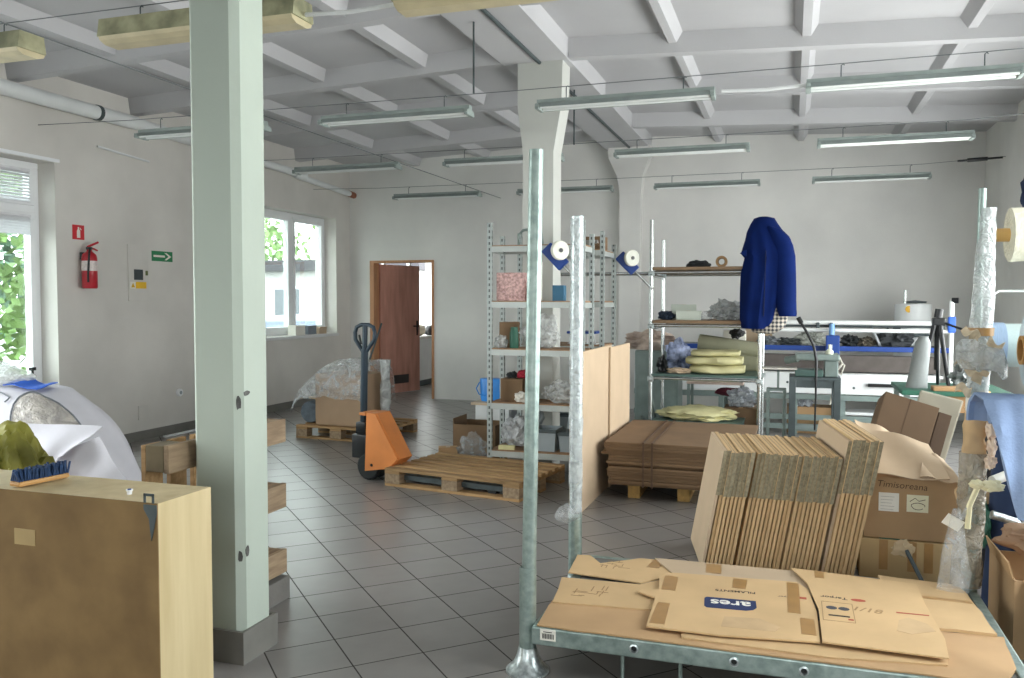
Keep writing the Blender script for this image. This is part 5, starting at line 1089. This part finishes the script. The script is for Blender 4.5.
MB().lathe([(.074, 0), (.08, .0), (.08, .02), (.074, .02)], 20, (-.035, 8.13, 1.352), cap=False).build('cuff', jm, sl)
MB().cbox((-.235, 8.055, 1.65), (.008, .02, .6), .003, 0, None, 0, .02).build('front_seam', mat('jacket_dark', '#081738', .8), jk2)
MB().prism([(-.46, 1.93), (-.40, 1.96), (-.40, 1.90)], 8.06, 8.09, Myz).build('collar_tip', jm, jk2)
def plaid():
    m = bpy.data.materials.new('plaid_cloth'); m.use_nodes = True; nt = m.node_tree; L = nt.links.new; b = nt.nodes['Principled BSDF']; b.inputs['Roughness'].default_value = .9
    tc = nd(nt, 'ShaderNodeTexCoord'); w1_ = nd(nt, 'ShaderNodeTexWave', bands_direction='X'); w2_ = nd(nt, 'ShaderNodeTexWave', bands_direction='Z')
    for w_ in (w1_, w2_): w_.inputs['Scale'].default_value = 9; w_.inputs['Distortion'].default_value = .6; L(tc.outputs['Object'], w_.inputs['Vector'])
    a = nd(nt, 'ShaderNodeMath', operation='ADD'); L(w1_.outputs['Fac'], a.inputs[0]); L(w2_.outputs['Fac'], a.inputs[1])
    h = nd(nt, 'ShaderNodeMath', operation='MULTIPLY'); h.inputs[1].default_value = .5; L(a.outputs[0], h.inputs[0])
    cr = nd(nt, 'ShaderNodeValToRGB'); cr.color_ramp.elements[0].position = .25; cr.color_ramp.elements[1].position = .8; cr.color_ramp.elements[0].color = lin('#2e3238')+(1,); cr.color_ramp.elements[1].color = lin('#b5ada0')+(1,)
    L(h.outputs[0], cr.inputs[0]); L(cr.outputs[0], b.inputs['Base Color']); return m
R = ringloft([jsec(1.5, -.3, -.03, .07), jsec(1.42, -.33, -.02, .1), jsec(1.33, -.36, -.03, .115), jsec(1.25, -.36, -.05, .12), jsec(1.205, -.35, -.12, .11), jsec(1.19, -.30, -.15, .08)], 36, 12, .07, 9)
tag(R.build('plaid_shirt', plaid()), 'checked grey shirt showing below the hem of the blue jacket', 'shirt')

# ================================================================ long machine at the back wall
cm = thing('spreading_machine', 'long fabric machine with white roller rails and a blue rail along the back wall', 'machine', (.1, 10.1, 0))
X0, X1, Y0, Y1 = -1.75, 1.55, 9.9, 10.7
for z, y, r in ((1.255, 9.95, .026), (1.172, 9.9, .022)): MB().tube([(-.42 if z < 1.2 else -.3, y, z), (1.60, y, z)], r, 14).build('roller_pipe', mat('pipe_white', '#dcdfdd', .3, var=.04), cm)
MB().tube([(-.4, 9.98, 1.215), (1.55, 9.98, 1.215)], .012, 8).build('tension_rod', dsteel, cm)
for x in (-.33, .28, .42, 1.52): MB().cbox((x, 9.93, 1.213), (.035, .05, .085), .008).build('pipe_bracket', dsteel, cm)
MB().box(X0, X1+.05, 9.88, 9.93, .945, 1.0, .006).build('blue_rail', bluep, cm)
MB().box(X0, X1, 9.94, 10.66, .955, .985, .004).build('rail_shelf', dsteel, cm)
MB().box(X0, X1-.05, 9.92, 10.0, .715, .90, .02).build('felt_belt', mat('felt_dark', '#5d5753', .9, var=.12, scale=10), cm)
MB().box(X0, X1-.05, 9.9, 9.93, .47, .69, .006).build('white_apron', white_en, cm)
MB().box(X0, X1, 9.94, 10.65, .66, .70, .004).build('table_top', mat('top_white', '#cfd1cf', .5), cm)
for x in (-.03, .33, .47, .66): MB().lathe([(0, 0), (.014, 0), (.014, .003), (0, .003)], 12, M=Matrix.Translation((x, 9.9, .52+.04*((x*10) % 2))) @ Matrix.Rotation(pi/2, 4, 'X')).build('bolt', dsteel, cm)
MB().box(.80, 1.12, 9.86, 9.899, .565, .60, .006).build('dark_handle', blackm, cm)
for z, y in ((.43, 9.92), (.20, 9.92), (.09, 9.95)): MB().box(X0, X1, y-.025, y+.025, z-.03, z+.03, .004).build('lower_bar', steel_g, cm)
for x in (-1.6, -.75, .05, .55, 1.45):
    for y in (9.95, 10.62): MB().box(x-.03, x+.03, y-.03, y+.03, 0, .66, .004).build('leg', steel_g, cm)
MB().box(.5, .9, 9.96, 10.3, .24, .27).build('low_tray', white_en, cm)
eb = MB().tube([(1.60, 9.9, .55), (1.60, 9.9, 1.5)], .028, 12).build('end_post', mat('pipe_white', '#dcdfdd'), cm)
MB().box(1.565, 1.64, 9.86, 9.93, 1.16, 1.33, .015).build('blue_clamp', mat('clamp_blue', '#2b5fc0', .4), cm); MB().tube([(1.6, 9.9, 1.5), (1.66, 9.88, 1.5)], .03, 10).build('end_knob', blackm, cm)
mbx = thing('motor_box', 'bright dark-blue box with white cables hanging on the machine rail', 'motor', (.41, 9.82, .88)); 
MB().box(.36, .50, 9.75, 9.87, .88, 1.12, .008).build('housing', bluep, mbx); MB().tube([(.42, 9.8, 1.12), (.42, 9.83, 1.24)], .03, 12).build('neck', mat('clear_blue', '#7fa9d9', .2), mbx); MB().box(.415, .425, 9.745, 9.7505, .92, 1.02).build('lever', white_en, mbx)
mb = MB(); mb.tube([(.40, 9.78, .88), (.36, 9.76, .78), (.42, 9.74, .72), (.44, 9.74, .5), (.41, 9.74, .37), (.48, 9.74, .36), (.51, 9.74, .5), (.46, 9.74, .72), (.53, 9.74, .82), (.50, 9.76, .88)], .013, 8); mb.build('cable', mat('cable_white', '#b9b6ab', .5), mbx)
MB().tube([(.44, 9.76, .88), (.45, 9.74, .76), (.52, 9.74, .70), (.55, 9.75, .80), (.48, 9.76, .86)], .012, 8).build('cable', MATS['cable_white'], mbx)
for i, (x, z0, rx, rz, hx, lb) in enumerate([(-.02, .99, .12, .05, '#4c5152', 'dark tools lying on the blue rail left of the grey heap'), (.22, .99, .15, .10, '#a9aca4', 'heap of grey-white rags on the blue rail left of the motor box'), (.62, .99, .10, .07, '#2b2f31', 'black fittings on the blue rail right of the motor box'), (.80, .99, .09, .06, '#6c6558', 'brownish rags on the blue rail right of the black fittings'), (1.08, .99, .18, .11, '#34373a', 'dark cable heap on the blue rail next to the white boiler'), (-.25, .99, .1, .06, '#70757a', 'grey bundle on the blue rail beside the right rack pipe')]):
    bag(lb, (x, 10.1, z0-.004), (rx, .1, rz), mat('heap_'+hx[1:], hx, .7, var=.3, scale=18), 110+i, .5, 'rail_heap', 'heap', freq=2.8)
tag(MB().lathe([(0, 0), (.12, .01), (.13, .03), (.0, .03)], 24, M=Matrix.Translation((.86, 10.05, 1.1)) @ Matrix.Rotation(radians(65), 4, 'Y')).build('metal_dish', white_en), 'shiny white dish leaning on the blue rail among the dark fittings', 'dish')
carton('beige carton behind the jacket on the machine shelf', (-.36, 10.4, .986), (.3, .2, .3), card_p, rz=0)
carton('long beige carton below the machine behind the small dark table', (.22, 10.2, 0), (.5, .3, .30), card, rz=0)
bag('crumpled clear bag lying on the long beige carton below the machine', (.12, 10.1, .302), (.13, .1, .13), MATS['silver_film'], 120, .5)
# boiler
bo = thing('water_boiler', 'white round tank with a yellow badge standing against the back wall', 'boiler', (1.36, 10.95, 0))
MB().lathe([(0, .0), (.19, .0), (.20, .02), (.20, 1.44), (.19, 1.46), (.0, 1.47)], 32, (1.36, 10.95, 0)).build('tank', white_en, bo)
MB().lathe([(0, 0), (.12, 0), (.13, .02), (.0, .035)], 24, (1.38, 10.95, 1.47)).build('top_cover', dsteel, bo); MB().tube([(1.27, 10.9, 1.46), (1.27, 10.9, 1.62)], .018, 10).build('inlet_pipe', chrome, bo)
MB().lathe([(0, 0), (.04, 0), (.04, .006), (0, .006)], 20, M=Matrix.Translation((1.295, 10.765, 1.40)) @ Matrix.Rotation(pi/2, 4, 'X')).build('yellow_badge', mat('badge_yellow', '#d9a92c', .5), bo)
MB().tube([(1.16, 10.70, 1.08), (1.5, 10.70, 1.11)], .02, 10).build('valve_rod', dsteel, bo); MB().tube([(1.36, 10.70, 1.1), (1.36, 10.78, 1.1)], .02, 10).build('valve_stub', dsteel, bo)
# small dark table with press
sm = thing('work_table', 'small dark steel table with a grey-green press in front of the long machine', 'table', (.22, 8.4, 0))
for x in (.02, .41):
    for y in (8.28, 8.66): MB().box(x-.03, x+.03, y-.03, y+.03, 0, .76, .004).build('leg', dsteel, sm)
MB().box(-.01, .44, 8.25, 8.69, .76, .785, .004).build('table_top', dsteel, sm); MB().box(.051, .379, 8.26, 8.3, .69, .759).build('front_rail', dsteel, sm); MB().box(.05, .38, 8.3, 8.64, .28, .30).build('lower_shelf', steel_g, sm)
ps = thing('press_machine', 'grey-green press head with a black gooseneck standing on the small dark table', 'press', (.22, 8.45, .786))
MB().box(.04, .43, 8.3, 8.6, .94, 1.0, .015).build('upper_arm', steel_g, ps); MB().box(.30, .42, 8.34, 8.58, .788, .94, .01).build('column', steel_g, ps); MB().box(.04, .29, 8.32, 8.58, .787, .85, .01).build('bed', dgreen, ps)
MB().tube([(-.04, 8.42, .93), (.06, 8.36, .955)], .035, 14).build('side_drum', steel_g, ps)
MB().lathe([(0, 0), (.035, 0), (.035, .03), (.012, .05), (.012, .09), (0, .09)], 14, (.34, 8.35, 1.0)).build('knob', mat('knob_cream', '#d2d6c0', .4), ps)
MB().tube([(.22, 8.24, .30), (.225, 8.24, .6), (.225, 8.24, .95), (.20, 8.25, 1.08), (.14, 8.26, 1.2), (.09, 8.27, 1.285)], [.008, .008, .014, .012, .012, .012], 10).build('gooseneck', blackm, ps); MB().tube([(.09, 8.27, 1.285), (.06, 8.275, 1.34)], .022, 10).build('gooseneck_head', blackm, ps)
tag(MB().cbox((-.12, 8.42, .80), (.36, .2, .016), .007).build('ironing_board', mat('plate_cream', '#cfccc4', .6)), 'pale oval board sticking out between the rack and the press', 'board').location.z = .845
ib = thing('board_stand', 'thin steel frame standing left of the small dark table under the pale board', 'stand', (-.12, 8.45, 0))
for x in (-.2, -.05): MB().box(x-.015, x+.015, 8.35, 8.5, 0, .64, .003).build('stand_leg', steel_g, ib)
MB().box(-.215, -.035, 8.35, 8.5, .6405, .66, .003).build('stand_top', steel_g, ib); MB().box(-.12, -.10, 8.4, 8.44, .6605, .8445).build('stem', steel_g, ib)

# ================================================================ green table, tripod, grey roll
gt = thing('green_table', 'table with a dark green edge behind the tilted dark carton', 'table', (1.1, 7.3, 0))
MB().box(.80, 1.55, 6.95, 7.7, .785, .82, .006).build('table_top', green, gt)
for x in (.84, 1.5):
    for y in (7.0, 7.65): MB().box(x-.02, x+.02, y-.02, y+.02, 0, .785).build('leg', steel_g, gt)
MB().box(.95, 1.3, 7.0, 7.02, .66, .784, .004).build('drawer', mat('drawer_wood', '#9c7a55', .7), gt)
tag(ringloft([((.93+.005*k, 7.2, lerp(.821, 1.22, k/9)), (1, 0, 0), (0, 1, 0), lerp(.08, .05, k/9) if k < 9 else .03, .06) for k in range(10)], 22, 14, .08, 6).build('grey_cover', mat('cover_grey', '#7c8180', .7, var=.08, bump=.2)), 'grey cloth cover standing upright on the green table', 'cover')
tp = thing('camera_tripod', 'folded black tripod standing on the green table', 'tripod', (1.12, 7.4, .821))
for dx, dy in ((-.14, -.1), (.07, -.12), (.03, .14)): MB().tube([(1.10+dx, 7.4+dy, .822), (1.10+dx*.2, 7.4+dy*.2, 1.3)], [.013, .019], 10).build('leg', blackm, tp)
MB().tube([(1.10, 7.4, .95), (1.10, 7.4, 1.36)], .022, 12).build('centre_column', blackm, tp); MB().box(1.06, 1.15, 7.36, 7.45, 1.30, 1.36, .01).build('head', blackm, tp); MB().tube([(1.1, 7.4, 1.36), (1.11, 7.4, 1.43)], .03, 12).build('mount_plate', blackm, tp)
MB().tube([(1.12, 7.38, 1.33), (1.27, 7.3, 1.27)], .009, 8).build('pan_handle', blackm, tp)
bag('wire and fittings heap on the green table right of the tripod', (1.3, 7.3, .816), (.1, .1, .11), mat('fittings', '#868b8a', .4, .4, var=.5, scale=25), 130, .55, 'fittings_heap', 'fittings', freq=3)
tag(MB().box(1.02, 1.24, 6.98, 7.12, .8205, .85, .004).build('timber_piece', mat('drawer_wood', '#9c7a55')), 'short timber piece on the front edge of the green table', 'timber')

# ================================================================ fabric roll rack at the right
rk = thing('roll_rack', 'white steel rack carrying fabric rolls at the right edge', 'rack', (1.3, 4.4, 0))
for x in (1.09, 1.85):
    MB().box(x-.03, x+.03, 4.52, 4.58, 0, 2.05, .004).build('upright', white_en, rk); MB().box(x-.03, x+.03, 4.43, 4.9, 0, .05, .004).build('foot', white_en, rk)
    for z, ye in ((1.655, 4.2), (1.178, 4.32), (1.106, 3.82), (.955, 3.92)): MB().tube([(x, 4.55, z), (x, ye, z)], .009, 8).build('bracket_arm', white_en, rk)
MB().box(1.12, 1.82, 4.53, 4.57, 1.96, 2.0).build('top_bar', white_en, rk); MB().box(1.055, 1.07, 4.5, 4.519, 1.44, 1.46).build('brown_clip', tape, rk)
def froll(label, x0, x1, y, z, r, m, core, rc=.03, over=.07, fuzz=.05, seed=1, hollow=False):
    t = thing('fabric_roll', label, 'fabric roll', (x0, y, z-r), 0, 'fabric rolls on the rack at the right edge')
    n = 14; secs = [((lerp(x0, x1, k/n), y, z), (0, 1, 0), (0, 0, 1), r, r) for k in range(n+1)]
    ringloft(secs, 30, seed, fuzz, 5).build('fabric', m, t)
    MB().lathe([(rc*.75, -.0), (rc, 0), (rc, x1-x0+2*over), (rc*.75, x1-x0+2*over)], 18, M=Matrix.Translation((x0-over, y, z)) @ Matrix.Rotation(pi/2, 4, 'Y')).build('core_tube', core, t)
    MB().lathe([(0, 0), (rc*.74, 0), (rc*.74, .01), (0, .01)], 14, M=Matrix.Translation((x0-over+.006, y, z)) @ Matrix.Rotation(pi/2, 4, 'Y')).build('core_hole', blackm, t)
    return t
corem = mat('core_card', '#d0a765', .7, var=.08)
fleece = mat('fleece_cream', '#dedac5', .95, var=.08, scale=30, bump=.8, bscale=60)
froll('fluffy cream fabric roll with a yellow card core, uppermost at the right edge', 0.925, 1.95, 4.33, 1.79, .12, fleece, corem, .030, .075, .08, 2)
blm = mat('fabric_sky', '#9db4cf', .8, var=.1, scale=20, stretch=(12, 1, 1)); tealm = mat('fabric_pale_teal', '#c4d6d6', .7, var=.06, scale=5, bump=.2)
tr2 = froll('pale teal fabric roll with a blue end just right of the wrapped roll', 0.865, 1.75, 4.42, 1.29, .10, tealm, card_d, .03, .03, .04, 3)
ringloft([((x, 4.42, 1.29), (0, 1, 0), (0, 0, 1), .104, .104) for x in (.85, .87, .90, .93)], 28, 3, .03, 5).build('fabric_end', blm, tr2)['label'] = 'blue striped fabric end'
rg = thing('fabric_roll', 'thick pale blue fabric roll with an open brown core nearest at the right edge', 'fabric roll', (.94, 4.0, 1.0), 0, 'fabric rolls on the rack at the right edge')
Mr = Matrix.Translation((.93, 3.97, 1.29)) @ Matrix.Rotation(pi/2, 4, 'Y')
MB().lathe([(.095, 0), (.165, 0), (.175, .01), (.175, .9), (.165, .91), (.095, .91), (.095, 0)], 34, M=Mr, cap=False).build('fabric', mat('fabric_ice', '#cbd9df', .7, var=.08, bump=.25, bscale=20), rg)
MB().lathe([(.045, -.03), (.06, -.03), (.06, .95), (.045, .95), (.045, -.03)], 24, M=Mr, cap=False).build('core_tube', mat('core_brown', '#b98b52', .7, var=.15), rg)
MB().lathe([(.0605, .02), (.094, .02), (.094, .05), (.0605, .05)], 24, M=Mr, cap=False).build('inner_wrap', mat('inner_dark', '#4b4e50', .8), rg)
dnm = mat('denim_blue', '#8397b8', .9, var=.1, scale=8, bump=.25, bscale=90)
dn_ = thing('denim_cloth', 'grey-blue denim cloth draped over the rack and hanging at the right edge', 'cloth', (1.1, 3.95, .5))
def den(u, v):
    xl = .725+.17*v**1.7; x = lerp(xl, 1.7, u)
    prof = [(4.06, .98), (4.06, 1.06), (4.0, 1.105), (3.92, 1.08), (3.87, .98), (3.86, .84), (3.87, .72), (3.88, .6)]
    k = v*(len(prof)-1); i = min(int(k), len(prof)-2); f = k-i
    y = lerp(prof[i][0], prof[i+1][0], f); z = lerp(prof[i][1], prof[i+1][1], f)
    return Vector((x, y+.022*sin(x*24+v*5)*v+.012*sin(x*60), z+.05*(1-u)*(v < .4)*0-.05*u*0))
MB().sheet(den, 40, 26, .012).build('draped_sheet', dnm, dn_)
MB().tube([(.80, 4.0, 1.03), (1.7, 4.0, 1.03)], .055, 16).build('rolled_core', dnm, dn_)
tag(MB().blob((1.08, 4.5, 2.0), (.07, .05, .14), 140, .3, 2.2, 4).build('hanging_garment', mat('garment_navy', '#1f2a44', .85)), 'dark navy garment hung on the rack upright above the cream roll', 'garment')
fb2 = mat('fabric_navy', '#2b3a58', .85, var=.15); 
def uproll(label, x, y, z0, z1, r, m, seed, mt=None):
    t = thing('fabric_roll', label, 'fabric roll', (x, y, z0), 0, 'fabric rolls standing below the rack')
    ringloft([((x+.04*(k/8), y, lerp(z0, z1, k/8)), (1, 0, 0), (0, 1, 0), r, r) for k in range(9)], 22, seed, .06, 6).build('fabric', m, t)
    MB().lathe([(r*.3, 0), (r*.4, 0), (r*.4, .02), (r*.3, .02)], 16, (x+.04, y, z1)).build('core_tube', mt or corem, t)
uproll('dark navy fabric roll standing under the denim at the right edge', .985, 4.62, 0, .92, .075, fb2, 21); uproll('tan fabric roll standing right of the navy one at the right edge', 1.16, 4.72, 0, .9, .05, mat('fabric_tan', '#8d8272', .85), 22); uproll('black fabric roll behind the wrapped roll at the right edge', .93, 4.98, 0, 1.0, .07, mat('fabric_black', '#25282c', .85), 23); uproll('dark red fabric roll behind the navy roll at the right edge', 1.11, 4.9, 0, .75, .06, mat('fabric_red', '#7c2f3b', .85), 24)
tag(MB().tube([(.875, 4.28, .68), (1.0, 4.38, .715)], .022, 14).build('paper_tube', paper), 'short white tube sticking out right of the wrapped roll', 'tube')
tag(MB().tube([(.90, 4.4, .50), (1.0, 4.42, .47), (1.12, 4.45, .33), (1.17, 4.46, .2), (1.2, 4.48, .03)], .02, 12).build('metal_hose', galv_l), 'bent silver pipe below the fabric rolls at the right edge', 'pipe')
tag(MB().blob((1.12, 4.32, .42), (.2, .1, .075), 150, .25, 2, 4).build('paper_sack', mat('sack_brown', '#9c7f66', .85, bump=.2)), 'brown paper sack lying on the carton at the right edge', 'sack')
tag(MB().blob((.9, 4.6, .40), (.04, .05, .1), 151, .4).build('green_bag', green), 'small green bag squeezed between the wrapped roll and the sack', 'bag')
oc = thing('open_carton', 'open brown carton with a raised flap at the lower right edge', 'carton', (1.2, 4.1, 0))
X0, X1, Y0, Y1, h = .90, 1.5, 3.95, 4.42, .33
mb = MB(); mb.box(X0, X1, Y0, Y0+.007, 0, h).box(X0, X1, Y1-.007, Y1, 0, h).box(X0, X0+.007, Y0+.007, Y1-.007, 0, h).box(X1-.007, X1, Y0+.007, Y1-.007, 0, h).box(X0+.007, X1-.007, Y0+.007, Y1-.007, 0, .007); mb.build('carton_shell', cbm, oc)
MB().sheet(lambda u, v: Vector((lerp(.93, 1.5, u)+.05*v, lerp(3.95, 3.80, v), lerp(.335, .10, v)+.004*sin(u*6))), 10, 6, .006).build('front_flap', card, oc)
MB().sheet(lambda u, v: Vector((lerp(X0, X0-.02, v), lerp(3.97, 4.4, u), lerp(.33, .40, v))), 8, 4, .006).build('side_flap', card, oc)

wk = MB(); wk.tube([(.90, 4.5, 1.32), (.90, 4.5, 1.52), (.93, 4.53, 1.54), (1.06, 4.55, 1.54)], .006, 6); wk.build('wire_hook', white_en, rk)
